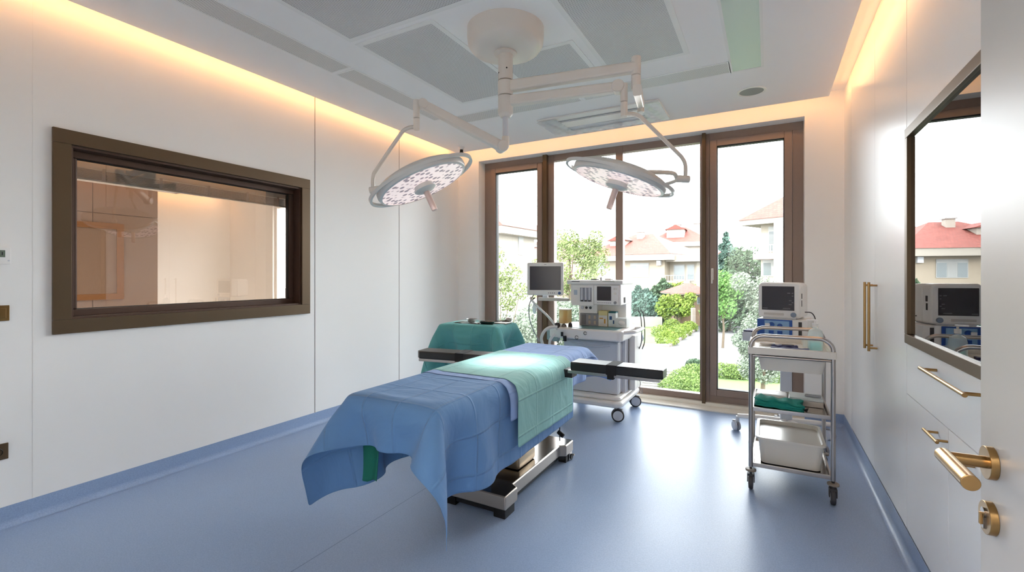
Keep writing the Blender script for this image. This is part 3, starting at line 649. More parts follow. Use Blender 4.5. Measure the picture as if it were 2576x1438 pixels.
# ------------------------------------------------------------------ draped cloth (position based solver)
def drape(name, m, x0, x1, y0, y1, ztop, boxes, dx=.022, steps=1000, seed=1, inflate=.004, sides=None, parent=None, damp=.6, fric=2.5e-4, slack=.985, jitter=.004, clamp=None, thick=.0016, uvoff=(0, 0), rot=0., obj_loc=None, shear=0.):
    r_ = np.random.default_rng(seed)
    nx = int(round((x1 - x0) / dx)) + 1; ny = int(round((y1 - y0) / dx)) + 1
    gx, gy = np.meshgrid(np.linspace(x0, x1, nx), np.linspace(y0, y1, ny))
    rest = np.stack([gx, gy, np.zeros_like(gx)], -1)
    p = rest.copy(); p[..., 2] = ztop
    if rot:
        cx_, cy_ = (x0 + x1) / 2, (y0 + y1) / 2; ca, sa = math.cos(rot), math.sin(rot)
        qx = p[..., 0] - cx_; qy = p[..., 1] - cy_
        p[..., 0] = cx_ + qx * ca - qy * sa; p[..., 1] = cy_ + qx * sa + qy * ca
    ph = r_.uniform(0, 6, 8)
    p[..., 2] += jitter * (np.sin(gx * 9 + gy * 5 + ph[0]) + np.sin(gx * 17 - gy * 11 + ph[1]) + np.sin(gy * 23 + ph[2]) * .6) + r_.normal(0, .0006, gx.shape)
    cyy = (y0 + y1) / 2; p[..., 1] = cyy + (p[..., 1] - cyy) * slack; cxx = (x0 + x1) / 2; p[..., 0] = cxx + (p[..., 0] - cxx) * (slack * .5 + .5)
    v = np.zeros_like(p); dxa = (x1 - x0) / (nx - 1); dya = (y1 - y0) / (ny - 1)
    cons = []
    def add(sa, sb, L, k):
        cons.append((sa, sb, L, k))
    for st in (0, 1):
        add((slice(None), slice(st, nx - 1, 2)), (slice(None), slice(st + 1, nx, 2)), dxa, 1.)
        add((slice(st, ny - 1, 2), slice(None)), (slice(st + 1, ny, 2), slice(None)), dya, 1.)
    dg = math.hypot(dxa, dya)
    for st in (0, 1):
        add((slice(st, ny - 1, 2), slice(0, nx - 1)), (slice(st + 1, ny, 2), slice(1, nx)), dg, .35)
        add((slice(st, ny - 1, 2), slice(1, nx)), (slice(st + 1, ny, 2), slice(0, nx - 1)), dg, .35)
    for st in range(0, 4, 2):
        for o_ in (0, 1):
            a = list(range(st + o_, nx - 4, 4))
            if a: add((slice(None), slice(st + o_, nx - 4, 4)), (slice(None), slice(st + o_ + 4, nx, 4)), 4 * dxa, .16)
            a = list(range(st + o_, ny - 4, 4))
            if a: add((slice(st + o_, ny - 4, 4), slice(None)), (slice(st + o_ + 4, ny, 4), slice(None)), 4 * dya, .16)
        for o_ in (0, 1):
            add((slice(None), slice(st + o_, nx - 2, 4)), (slice(None), slice(st + o_ + 2, nx, 4)), 2 * dxa, .19)
            add((slice(st + o_, ny - 2, 4), slice(None)), (slice(st + o_ + 2, ny, 4), slice(None)), 2 * dya, .19)
    fixed = []
    for sa, sb, L, k in cons:
        A = p[sa]; B = p[sb]
        h = min(A.shape[0], B.shape[0]); w_ = min(A.shape[1], B.shape[1])
        fixed.append((sa, sb, L, k, h, w_))
    dt = 1 / 500.
    for it in range(steps):
        v[..., 2] -= 9.8 * dt; v *= (1 - damp * dt * 6)
        q = p + v * dt
        for sa, sb, L, k, h, w_ in fixed + fixed[:4]:
            A = q[sa][:h, :w_]; B = q[sb][:h, :w_]
            d = B - A; l = np.sqrt((d * d).sum(-1, keepdims=True)) + 1e-9
            c_ = d * ((l - L) / l * (.5 * k))
            if k < .2: c_ = np.where(l < L, c_, 0)
            A += c_; B -= c_
        hit = np.zeros(p.shape[:2], bool)
        for (cx_, cy_, cz_, hx, hy, hz_2, rr) in boxes:
            r2 = rr + inflate; cc = np.array((cx_, cy_, cz_)); e = q - cc; a = np.abs(e) - (np.array((hx, hy, hz_2)) - rr)
            mx = np.maximum(a, 0); ln = np.sqrt((mx * mx).sum(-1)); inn = a.max(-1)
            dist = ln + np.minimum(inn, 0) - r2
            m_ = dist < 0
            if m_.any():
                g = np.zeros_like(q)
                o_ = (ln > 1e-6); g[o_] = (mx[o_] / ln[o_][:, None]) * np.sign(e[o_])
                i_ = ~o_; am = a[i_].argmax(-1); gi = np.zeros((i_.sum(), 3)); gi[np.arange(len(am)), am] = np.sign(e[i_])[np.arange(len(am)), am]; g[i_] = gi
                q[m_] -= g[m_] * dist[m_][:, None]; hit |= m_
                top_ = m_ & (g[..., 2] > .8); dd = q[top_][:, :2] - p[top_][:, :2]; ll = np.sqrt((dd * dd).sum(-1, keepdims=True))
                qq = q[top_]; qq[:, :2] = p[top_][:, :2] + np.where(ll < fric, 0, dd * .6); q[top_] = qq
        if sides is not None:
            for (ax_, sg, F_) in sides:
                lim = F_(q); s_ = sg * (q[..., ax_] - lim) < 0
                q[..., ax_] = np.where(s_, lim, q[..., ax_])
        v = (q - p) / dt
        sp = np.sqrt((v * v).sum(-1, keepdims=True)); v *= np.minimum(1, 3.0 / (sp + 1e-9))
        v[hit] *= .55
        p = q
    vs = p.reshape(-1, 3)
    off = V(((vs[:, 0].min() + vs[:, 0].max()) / 2, (vs[:, 1].min() + vs[:, 1].max()) / 2, vs[:, 2].min()))
    me = bpy.data.meshes.new(name)
    fs = [(j * nx + i, j * nx + i + 1, (j + 1) * nx + i + 1, (j + 1) * nx + i) for j in range(ny - 1) for i in range(nx - 1)]
    me.from_pydata([tuple(V(q) - off) for q in vs], [], fs)
    uv = me.uv_layers.new(name='UVMap'); R = rest.reshape(-1, 3)
    for l in me.loops: uv.data[l.index].uv = (R[l.vertex_index][0] - x0 + uvoff[0], R[l.vertex_index][1] - y0 + uvoff[1])
    me.shade_smooth(); me.materials.append(m)
    o = bpy.data.objects.new(name, me); COL.objects.link(o); o.location = off
    sb = o.modifiers.new('smooth', 'SUBSURF'); sb.levels = 1; sb.render_levels = 1
    so_ = o.modifiers.new('cloth_thickness', 'SOLIDIFY'); so_.thickness = thick; so_.offset = 0
    return o, p
def side_limit(p, axis, sg, pad, ylo, yhi, dflt):
    """furthest extent of an earlier cloth on one side, as a lookup over (y, z)"""
    P = p.reshape(-1, 3); n1, n2 = 70, 50; z0, z1 = .2, .84
    G = np.full((n1 + 1, n2 + 1), dflt)
    i = np.clip(((P[:, 1] - ylo) / (yhi - ylo) * n1), -1, n1 + 1).round().astype(int); j = ((P[:, 2] - z0) / (z1 - z0) * n2).round().astype(int)
    for a, b, x in zip(i, j, P[:, axis]):
        for da in (-1, 0, 1):
            for db in (-1, 0, 1):
                if 0 <= a + da <= n1 and 0 <= b + db <= n2 and sg * (x - G[a + da, b + db]) > 0: G[a + da, b + db] = x
    G += sg * pad
    def f(q):
        a = np.clip((q[..., 1] - ylo) / (yhi - ylo) * n1, 0, n1).round().astype(int); b = np.clip((q[..., 2] - z0) / (z1 - z0) * n2, 0, n2).round().astype(int)
        r = G[a, b]; mid = (q[..., 0] > -1.235) & (q[..., 1] < 3.36)
        return np.where(mid & (q[..., 2] < .775), r, -1e3 * sg)
    return f

# ------------------------------------------------------------------ operating table
TX, TW = -1.4725, .2725
ot = thing('operating_table', 'operating table with silver base and black arm boards under the sheets', 'operating table', (TX, 2.6, 0))
tx0, tx1 = -1.69, -1.262
ix0, ix1 = tx0 + .042, tx1 - .042
def outline(e=0.):
    return [(tx0 + e, 2.222 + e), (tx1 - e, 2.222 + e), (tx1 - e, 2.365 - e), (ix1 - e, 2.392 - e), (ix1 - e, 3.075 + e), (tx1 - e, 3.10 + e), (tx1 - e, 3.24 - e), (tx0 + e, 3.24 - e), (tx0 + e, 3.10 + e), (ix0 + e, 3.075 + e), (ix0 + e, 2.392 - e), (tx0 + e, 2.365 - e)]
obj('base_cover', MB().prism(outline(), .054, .132), M['silver'], ot, bevel=.008)
obj('base_top_plate', MB().prism(outline(.008), .1315, .1332), M['polished'], ot, smooth=0)
obj('base_skirt', MB().prism(outline(.02), .022, .056), M['blackm'], ot, smooth=0)
for x0, x1 in ((tx1 - .085, tx1 - .008), (tx0 + .008, tx0 + .085)):
    obj('foot', MB().box((x0, 2.232, 0), (x1, 2.345, .054), .006), M['blackm'], ot)
for sx in (1, -1):
    xa = tx1 if sx > 0 else tx0
    obj('foot', MB().box((xa - sx * .07, 3.12, .0), (xa - sx * .01, 3.165, .054), .004).cyl((xa - sx * .03, 3.20, .022), (xa + sx * .006, 3.20, .022), .02, n=18), M['blackm'], ot)
    obj('brake_bracket', MB().box((xa - sx * .012, 3.17, .006), (xa - sx * .002, 3.22, .06), .002).cyl((xa - sx * .002, 3.222, .03), (xa + sx * .016, 3.222, .03), .007), M['steel'], ot)
obj('column_foot', MB().box((-1.592, 2.55, .133), (-1.355, 2.80, .215), .02), mat('bronze_steel_cover', (168, 148, 122), .3, metal=.8), ot)
obj('column', MB().box((-1.575, 2.565, .215), (-1.372, 2.785, .50), .02).box((-1.56, 2.58, .5), (-1.387, 2.77, .70), .02), M['silver'], ot)
obj('top_frame', MB().box((-1.70, 1.62, .68), (-1.245, 3.34, .725), .005), M['silver'], ot)
for x in (-1.732, -1.213): obj('side_rail', MB().box((x - .006, 1.7, .69), (x + .006, 3.32, .715), .001), M['steel'], ot)
obj('mattress', MB().box((TX - TW, 1.535, .725), (TX + TW, 3.43, .785), .024, seg=4), M['black'], ot)
def armboard(cx_, cy_, rz, L, label, hw=.078, z=.80, strap=.27):
    T = Matrix.Translation((cx_, cy_, 0)) @ Matrix.Rotation(rz, 4, 'Z')
    a = MB(); c_ = .03
    a.prism([(0, -hw), (L, -hw), (L, hw - c_ * 1.0), (L - c_, hw), (0, hw)], z - .054, z, T)
    ab = obj('arm_board', a, M['black'], ot, bevel=.007, label=label)
    obj('tray', MB().box((-.02, -hw + .006, z - .074), (L - .02, hw - .01, z - .0545), .002, T), M['steel'], ab)
    e = .0025; st = MB()
    w_ = .032
    for (a_, b_) in (((strap - w_, -hw - e, z - .058), (strap + w_, -hw + .0, z + e)), ((strap - w_, -hw, z), (strap + w_, hw + e, z + e)), ((strap - w_, hw, z - .058), (strap + w_, hw + e, z + e))): st.box(a_, b_, .0008, T)
    st.box((strap - w_ * .8, -hw - e, z - .085), (strap + w_ * .5, -hw + .03, z - .055), .004, T)
    obj('strap', st, mat('strap_webbing', (26, 24, 25), .8), ab)
    return T
armboard(-1.10, 2.845, 0.0, .57, 'near right arm board', strap=.265)
obj('arm_clamp', MB().box((-1.24, 2.80, .69), (-1.10, 2.89, .742), .004).cyl((-1.17, 2.765, .70), (-1.17, 2.765, .64), .014).box((-1.2, 2.745, .63), (-1.15, 2.785, .655), .004), M['blackm'], ot)
armboard(-1.70, 2.79, PI - math.radians(-8.5), .56, 'far left arm board', strap=.21, hw=.082)
obj('arm_clamp', MB().box((-1.83, 2.74, .69), (-1.69, 2.83, .742), .004), M['blackm'], ot)
# pendant lever below the sheets
pl = at(1408, 1090, 3.22)
obj('brake_lever', MB().tube([pl + V((-.0, 0, .16)), pl + V((0, 0, .02)), pl + V((0, 0, -.05))], .004, 8).tube([pl + V((-.012, 0, .012)), pl + V((.03, -.005, -.012))], .015, 14), M['blackm'], ot)

topbox = (TX, 2.4825, .745, TW, .9475, .04, .026)
shA, pA = drape('blue_sheet', M['cblue'], TX - TW - .44, TX + TW + .425, 1.535 - .21, 3.03, .80, [topbox, (-1.24, 1.53, .40, .06, .06, .22, .055), (-1.715, 1.53, .40, .06, .06, .22, .055)], seed=3, inflate=.008, steps=1000, rot=math.radians(.8))
tag(shA, 'long blue sheet draped over the front of the operating table', 'sheet')
lim1 = side_limit(pA, 0, 1, .007, 1.2, 4.0, -1.196)
shB, pB = drape('pale_blue_sheet', M['cblue2'], TX - TW - .16, TX + TW + .20, 2.085, 3.64, .812, [topbox], seed=5, steps=900, inflate=.011, sides=[(0, 1, lim1)], jitter=.006)
tag(shB, 'pale blue sheet over the head end of the operating table', 'sheet')
lim2 = side_limit(np.concatenate([pA.reshape(-1, 3), pB.reshape(-1, 3)]), 0, 1, .007, 1.2, 4.0, -1.196)
shC, pC = drape('green_sheet', M['cgreen'], TX - TW - .10, TX + TW + .36, 2.155, 2.945, .826, [topbox], seed=8, steps=900, inflate=.014, sides=[(0, 1, lim2)], jitter=.005, rot=math.radians(-.5))
tag(shC, 'green sheet laid across the middle of the operating table', 'sheet')
# loose end of a green cloth under the front left corner
w = MB(); n_ = 14
for j in range(n_ + 1):
    t = j / n_; z = .70 - .33 * t; yy = 1.62 + .03 * math.sin(t * 2.2) - .02 * t
    for i in range(7): w.v.append(V((-1.735 + .018 * i + .012 * t, yy + .008 * math.cos(i * 1.1 + t * 3), z - .012 * math.sin(i * .9) * t)))
w.f = [(j * 7 + i, j * 7 + i + 1, (j + 1) * 7 + i + 1, (j + 1) * 7 + i) for j in range(n_) for i in range(6)]
ge = obj('green_cloth', w, mat('dark_green_cloth', (26, 110, 92), .8), smooth=80); so_ = ge.modifiers.new('thickness', 'SOLIDIFY'); so_.thickness = .002
tag(ge, 'dark green cloth end hanging under the front left corner of the blue sheet', 'cloth')

# ------------------------------------------------------------------ instrument table in the back left corner
IR = math.radians(5); ic = V((-2.345, 3.62, 0))
def IT(x, y, z=0): return V((ic.x + x * math.cos(IR) - y * math.sin(IR), ic.y + x * math.sin(IR) + y * math.cos(IR), z))
it_ = thing('instrument_table', 'instrument table under a teal drape in the back left corner', 'table', tuple(ic), IR)
TT = Matrix.Translation(ic) @ Matrix.Rotation(IR, 4, 'Z')
obj('table_top', MB().box((-.292, -.207, .872), (.292, .207, .893), .004, TT), M['steel'], it_)
for x in (-.27, .27):
    for y in (-.19, .19):
        obj('leg', MB().cyl(IT(x, y, .06), IT(x, y, .875), .0125, n=14), M['steel'], it_)
        obj('caster', MB().cyl(IT(x - .01, y, .03), IT(x + .01, y, .03), .03, n=18).cyl(IT(x, y, .03), IT(x, y, .07), .008, n=10), M['dgrey'], it_)
shD, pD = drape('teal_drape', M['cteal'], -.30 - .40, .30 + .40, -.215 - .39, .215 + .39, .92, [(0, 0, .880, .302, .217, .018, .014), (.30, .215, .55, .035, .035, .25, .03), (-.30, .215, .55, .035, .035, .25, .03), (.30, -.215, .55, .035, .035, .25, .03), (-.30, -.215, .55, .035, .035, .25, .03)], seed=11, steps=950, dx=.022, jitter=.002, inflate=.008, slack=1.0)
rl = shD.location.copy(); shD.location = IT(rl.x, rl.y, rl.z); shD.rotation_euler = (0, 0, IR)
tag(shD, 'teal drape covering the instrument table', 'drape')
zi = .9075
def stool(name, mb, m, label, cat, **k): return tag(obj(name, mb, m, **k), label, cat)
o = stool('scissors', MB().tube([IT(-.2, -.12, zi + .003), IT(-.12, -.10, zi + .003)], .003, 6).tube([IT(-.2, -.10, zi + .003), IT(-.12, -.125, zi + .003)], .003, 6).tube([IT(-.22, -.13, zi + .003) + V((.012 * math.cos(t), .012 * math.sin(t), 0)) for t in np.linspace(0, 2 * PI, 13)], .0025, 6), M['polished'], 'steel scissors at the left front of the teal instrument table', 'scissors')
for i, (x, y, a, lab) in enumerate(((-.06, -.12, .4, 'dark forceps on the teal table, beside the scissors'), (.0, -.07, -.5, 'thin steel clamp in the middle of the teal table'), (.06, -.13, .2, 'steel needle holder at the front middle of the teal table'))):
    w = MB(); d = V((math.cos(a + IR), math.sin(a + IR), 0)); p = IT(x, y, zi + .004)
    w.tube([p - d * .06, p + d * .03, p + d * .06], [.0035, .003, .0015], 6).tube([p - d * .06 + V((.004, .01, 0)), p + d * .03, p + d * .06], [.0035, .003, .0015], 6)
    for s_ in (1, -1): w.tube([p - d * .07 + V((.009 * math.cos(t), s_ * .010 + .009 * math.sin(t), 0)) for t in np.linspace(0, 2 * PI, 11)], .002, 6)
    stool('forceps', w, M['polished'] if i != 0 else M['blackm'], lab, 'forceps')
bw = lambda c_, r, h: MB().lathe([(.001, 0), (r * .6, 0), (r, h), (r * 1.08, h + .001), (r * .97, h - .002), (r * .58, .003), (.001, .003)], 30, Matrix.Translation(c_))
stool('kidney_dish', MB().lathe([(.001, 0), (.045, 0), (.06, .028), (.066, .030), (.057, .026), (.042, .003), (.001, .003)], 30, Matrix.Translation(IT(.14, -.10, zi)) @ Matrix.Diagonal((1.3, .7, 1, 1))), M['polished'], 'oval steel dish at the right front of the teal table', 'dish')
stool('steel_bowl', bw(IT(-.10, .06, zi), .05, .03), M['steel'], 'small steel bowl at the back left of the teal table', 'bowl')
tr_ = stool('instrument_tray', MB().box((.16, -.03, zi), (.29, .12, zi + .012), .004, TT), M['steel'], 'stacked steel tray at the right end of the teal table', 'tray')
w = MB()
for i in range(7):
    a = IT(.15 + .012 * i, -.02 + .01 * i, zi + .018 + .004 * (i % 3)); b = IT(.24 + .012 * i, .09 - .014 * i, zi + .022 + .005 * (i % 2)); w.tube([a, b], .0028, 6)
stool('retractor_set', w, M['polished'], 'heap of steel retractors on the tray of the teal table', 'instruments')
stool('crumpled_gauze', MB().sphere(IT(.235, .16, zi + .022), .03, 12, 8, (1.1, .7, .75)), mat('gauze_grey', (190, 186, 184), .9, bump=1, bscale=60), 'crumpled pale gauze at the back right of the teal table', 'gauze')
PC = mat('pouch_clear', (206, 226, 224), .2)
stool('clear_pouch', MB().box((-.24, .02, zi), (-.16, .13, zi + .006), .002, TT), PC, 'flat clear pouch at the left of the teal table, behind the scissors', 'pouch')
stool('clear_pouch', MB().box((-.02, .01, zi), (.05, .10, zi + .005), .002, TT), PC, 'flat clear pouch in the middle of the teal table', 'pouch')
stool('paper_liner', MB().box((-.27, -.16, zi - .0006), (.14, .17, zi + .0003), 0, TT), mat('liner_pale', (214, 236, 234), .6), 'pale paper liner under the instruments on the teal table', 'paper')
for i, (x, y, a, lab) in enumerate(((-.15, -.02, .9, 'steel clamp between the scissors and the small bowl'), (.04, -.02, 1.6, 'steel clamp standing out behind the front needle holder'), (.10, .05, -.9, 'steel clamp beside the stacked tray on the teal table'))):
    w = MB(); d = V((math.cos(a + IR), math.sin(a + IR), 0)); p = IT(x, y, zi + .005)
    w.tube([p - d * .06, p, p + d * .06], [.0035, .003, .0015], 6).tube([p - d * .06 + V((.008, .006, 0)), p, p + d * .06], [.0035, .003, .0015], 6)
    for s_ in (1, -1): w.tube([p - d * .07 + V((.009 * math.cos(t) + .004, s_ * .008 + .009 * math.sin(t), 0)) for t in np.linspace(0, 2 * PI, 11)], .002, 6)
    stool('clamp', w, M['polished'], lab, 'clamp')


# ------------------------------------------------------------------ anaesthesia machine
am = thing('anaesthesia_machine', 'white anaesthesia machine with a monitor on a side arm by the window', 'anaesthesia machine', (-1.50, 4.55, 0))
def rrect(x0, x1, y0, y1, r, n=5):
    pts = []
    for cx_, cy_, a0 in ((x1 - r, y0 + r, -PI / 2), (x1 - r, y1 - r, 0), (x0 + r, y1 - r, PI / 2), (x0 + r, y0 + r, PI)):
        for k in range(n + 1): t = a0 + PI / 2 * k / n; pts.append((cx_ + r * math.cos(t), cy_ + r * math.sin(t)))
    return pts
def caster(x, y, rz, r, parent, m1=None, m2=None, top=.13, w_=.03):
    """twin-wheel swivel caster; the wheel axis points along rz"""
    ax = V((math.cos(rz), math.sin(rz), 0)); c_ = V((x, y, r)); f_ = V((-ax.y, ax.x, 0)) * (r * .35)
    st = obj('caster', MB().cyl((x, y, r * 1.5), (x, y, top), .013, n=14).box(c_ - V((.012, .012, -r * .3)), c_ + V((.012, .012, r * 1.0)), .003), m2 or M['grey'], parent)
    cc = c_ + f_
    for s_ in (-1, 1):
        wl = obj('wheel', MB().cyl(cc + ax * s_ * .006, cc + ax * s_ * w_, r, n=28), m1 or M['dgrey'], st, bevel=.005)
        obj('wheel_cap', MB().cyl(cc + ax * s_ * (w_ - .003), cc + ax * s_ * (w_ + .0025), r * .78, n=28), M['lgrey'], st, bevel=.002) if m1 is None else None
    obj('brake_pedal', MB().box(cc + V((-.012, -.012, r * .75)) + f_, cc + V((.012, .012, r * 1.02)) + f_ * 1.6, .003), M['grey'], st)
    return st
obj('base', MB().prism(rrect(-1.86, -1.165, 4.16, 4.90, .07), .135, .19).prism(rrect(-1.84, -1.185, 4.20, 4.88, .06), .19, .225), M['white'], am, bevel=.02)
for x, y, a in ((-1.235, 4.235, -1.25), (-1.215, 4.80, -1.15), (-1.79, 4.235, -1.1), (-1.79, 4.80, -1.4)): caster(x, y, a, .058, am, top=.15)
obj('cabinet', MB().box((-1.775, 4.30, .224), (-1.226, 4.82, .72), .02), M['lgrey'], am)
dw = obj('drawer', MB().box((-1.77, 4.285, .54), (-1.232, 4.30, .705), .006), M['lgrey'], am)
obj('drawer_grip', MB().tube([(-1.70, 4.283, .69), (-1.6, 4.272, .676), (-1.5, 4.268, .670), (-1.40, 4.272, .676), (-1.30, 4.283, .69)], .009, 10, sub=4), M['lgrey'], dw)
obj('drawer', MB().box((-1.77, 4.285, .23), (-1.232, 4.30, .535), .006), M['lgrey'], am)
obj('rear_column', MB().box((-1.195, 4.55, .224), (-1.135, 4.86, .76), .01), M['white'], am)
obj('side_panel', MB().box((-1.226, 4.42, .224), (-1.195, 4.84, .74), .002), M['lgrey'], am)
obj('gap_strip', MB().box((-1.2, 4.53, .23), (-1.192, 4.545, .74)), M['gap'], am, smooth=0)
wt = obj('worktop', MB().prism(rrect(-1.90, -1.165, 4.20, 4.88, .05), .735, .835), M['white'], am, bevel=.014)
obj('worktop_mat', MB().prism(rrect(-1.70, -1.235, 4.255, 4.50, .03), .834, .838), M['teal_mat'], wt)
obj('push_handle', MB().tube([(-1.17, 4.28, .815), (-1.10, 4.29, .822), (-1.075, 4.34, .824), (-1.075, 4.62, .824), (-1.10, 4.67, .822), (-1.17, 4.69, .815)], .016, 12, sub=4, flat=1.0), M['white'], wt)
w = MB()
for x, z in ((-1.60, .752), (-1.515, .795)): w.tube([V((x + .016 * math.cos(t), 4.19, z + .016 * math.sin(t))) for t in np.linspace(.3, 2 * PI - .3, 14)], .0028, 6)
obj('hook', MB().tube([V((-1.60 + .016 * math.cos(t), 4.192, .755 + .016 * math.sin(t))) for t in np.linspace(.3, 2 * PI - .3, 14)], .0028, 6), M['polished'], wt)
obj('hook', MB().tube([V((-1.515 + .014 * math.cos(t), 4.192, .80 + .014 * math.sin(t))) for t in np.linspace(.3, 2 * PI - .3, 14)], .0028, 6), M['polished'], wt)
# tower
obj('tower_back', MB().box((-1.755, 4.66, .835), (-1.25, 4.87, 1.27), .008), M['white'], am)
hdr = obj('tower_head', MB().box((-1.765, 4.45, 1.055), (-1.245, 4.86, 1.262), .012), M['white'], am)
obj('top_cap', MB().prism(rrect(-1.80, -1.225, 4.42, 4.88, .03), 1.258, 1.298), M['white'], am, bevel=.008)
obj('cap_nameplate', MB().box((-1.74, 4.4185, 1.281), (-1.655, 4.4205, 1.289)), M['marking'], am, smooth=0)
obj('cap_stripe', MB().box((-1.42, 4.4185, 1.284), (-1.30, 4.4205, 1.289)), mat('stripe_green_grey', (140, 156, 140), .5), am, smooth=0)
fp = obj('flowmeter_panel', MB().box((-1.745, 4.436, 1.045), (-1.515, 4.452, 1.25), .005), M['white'], am)
obj('flowmeter_window', MB().box((-1.655, 4.433, 1.085), (-1.535, 4.437, 1.225)), mat('window_grey', (150, 152, 162), .3), fp, smooth=0)
for x in (-1.635, -1.595, -1.556): obj('flow_tube', MB().cyl((x, 4.431, 1.09), (x, 4.431, 1.222), .009, n=12), M['lgrey'], fp); 
for x in (-1.635, -1.595, -1.556): obj('float_base', MB().cyl((x, 4.4285, 1.088), (x, 4.4285, 1.10), .012, n=12), M['dgrey'], fp)
obj('label_plate', MB().box((-1.722, 4.434, 1.15), (-1.686, 4.4365, 1.20)), mat('pale_blue_label', (176, 186, 200), .5), fp, smooth=0)
sp_ = obj('ventilator_panel', MB().box((-1.510, 4.430, 1.060), (-1.262, 4.452, 1.25), .006), M['white'], am)
obj('screen', MB().box((-1.478, 4.4275, 1.10), (-1.335, 4.4305, 1.238), .002), M['screen2'], sp_)
for x, z, r in ((-1.305, 1.215, .008), (-1.285, 1.215, .008), (-1.295, 1.17, .012)): obj('key', MB().cyl((x, 4.426, z), (x, 4.431, z), r, n=18), M['ivory'], sp_)
obj('rotary_knob', MB().cyl((-1.295, 4.418, 1.082), (-1.295, 4.431, 1.082), .0135, n=24), M['grey'], sp_, bevel=.001)
for k in range(7): obj('key', MB().box((-1.475 + k * .021, 4.4283, 1.076), (-1.461 + k * .021, 4.4305, 1.081)), M['marking'], sp_, smooth=0)
gp = obj('gauge_panel', MB().box((-1.69, 4.50, .965), (-1.50, 4.66, 1.055), .005), M['white'], am)
for x, r in ((-1.655, .017), (-1.612, .013), (-1.57, .014)):
    obj('gauge', MB().cyl((x, 4.496, 1.02), (x, 4.502, 1.02), r, n=24), M['lgrey'] if r > .016 else M['dgrey'], gp, bevel=.001)
vp = obj('vent_panel', MB().box((-1.69, 4.52, .838), (-1.49, 4.66, .962), .003), M['grey'], am)
for x in (-1.585, -1.53):
    for z in (.87, .925): obj('port', MB().box((x - .012, 4.514, z - .018), (x + .012, 4.521, z + .018), .004), mat('port_beige', (184, 168, 150), .5) if 'port_beige' not in MATS else MATS['port_beige'], vp)
obj('slot_plate', MB().box((-1.672, 4.515, .85), (-1.625, 4.521, .95), .002), mat('slot_dark', (122, 120, 124), .5), vp)
# canister, hoses, side arm and monitor
cn = obj('absorber_canister', MB().lathe([(.0, 0), (.062, 0), (.064, .01), (.064, .125), (.062, .135), (.0, .135)][1:-1], 36, Matrix.Translation((-1.80, 4.40, .865)), cap=True), M['amber'], am, label='amber see-through canister')
obj('canister_core', MB().cyl((-1.80, 4.40, .868), (-1.80, 4.40, .99), .02, n=16).cyl((-1.80, 4.40, .88), (-1.80, 4.40, .884), .055, n=24), mat('amber_core', (196, 150, 84), .6), cn)
obj('canister_lid', MB().cyl((-1.80, 4.40, .998), (-1.80, 4.40, 1.008), .066, n=32), mat('lid_clear', (214, 200, 170), .3), cn)
for x, y, z, r, h in ((-1.83, 4.29, .838, .022, .03), (-1.775, 4.30, .838, .028, .022), (-1.72, 4.33, .838, .022, .034)):
    obj('valve', MB().cyl((x, y, z), (x, y, z + h), r, r * .8, n=18).cyl((x, y, z + h), (x, y, z + h + .008), r * .5, n=12), M['polished'] if r > .025 else mat('valve_dark', (48, 34, 28), .4) if 'valve_dark' not in MATS else MATS['valve_dark'], am)
obj('small_canister', MB().cyl((-1.89, 4.50, .84), (-1.89, 4.50, .91), .025, n=20), M['lgrey'], am)
obj('hose_block', MB().box((-1.945, 4.26, .70), (-1.86, 4.34, .80), .01).box((-1.86, 4.20, .70), (-1.80, 4.26, .745), .006), mat('block_teal_grey', (150, 168, 170), .4), am)
obj('black_valve', MB().cyl((-1.745, 4.18, .76), (-1.745, 4.18, .80), .012, n=14).cyl((-1.715, 4.175, .715), (-1.715, 4.175, .765), .017, n=14), M['blackm'], am)
mc = V((-2.005, 4.36, 1.31)); mz = math.radians(21)
def MT(x, y, z): return V((mc.x + x * math.cos(mz) - y * math.sin(mz), mc.y + x * math.sin(mz) + y * math.cos(mz), mc.z + z))
MM = Matrix.Translation(mc) @ Matrix.Rotation(mz, 4, 'Z')
dp = obj('display', MB().box((-.187, -.02, -.168), (.187, .025, .168), .016, MM, 3).box((-.12, .02, -.12), (.12, .06, .10), .015, MM), M['white'], am, label='grey-white monitor with dark screen')
obj('screen', MB().box((-.160, -.0215, -.113), (.160, -.0195, .130), .001, MM), M['screen'], dp)
obj('round_button', MB().cyl(MT(.145, -.023, -.144), MT(.145, -.019, -.144), .015, n=24), M['bluebtn'], dp)
for k in range(4): obj('key', MB().box((.03 + k * .02, -.0212, -.147), (.038 + k * .02, -.0195, -.138), 0, MM), M['marking'], dp, smooth=0)
obj('logo_badge', MB().box((-.012, -.0212, .146), (.012, -.0195, .151), 0, MM), M['grey'], dp, smooth=0)
obj('display_neck', MB().cyl(MT(-.0, .02, -.17), MT(0, .02, -.195), .03, n=20), M['lgrey'], am)
obj('display_arm', MB().box((-2.09, 4.36, 1.085), (-1.76, 4.42, 1.118), .006), M['whiteg'], am)
def hose(name, pts, r, m, parent, sub=6, **k): return obj(name, MB().tube(pts, r, 10, sub=sub), m, parent, smooth=80, **k)
hose('breathing_hose', [MT(-.15, .06, -.19), at(1336, 752, 4.65), at(1352, 770, 4.62), at(1375, 792, 4.6), at(1392, 812, 4.55), at(1402, 828, 4.5)], .011, M['tube'], am)
hose('breathing_hose', [at(1366, 868, 4.45), at(1362, 850, 4.45), at(1370, 832, 4.45), at(1384, 823, 4.45), at(1402, 822, 4.45)], .015, M['tube'], am)
hose('breathing_hose', [at(1382, 872, 4.42), at(1384, 855, 4.42), at(1396, 838, 4.42)], .014, M['tube'], am)
hose('monitor_cable', [MT(-.12, .02, -.16), at(1338, 750, 4.7), at(1331, 770, 4.7), at(1332, 800, 4.7), at(1342, 830, 4.65), at(1356, 858, 4.6)], .0055, M['grey'], am)
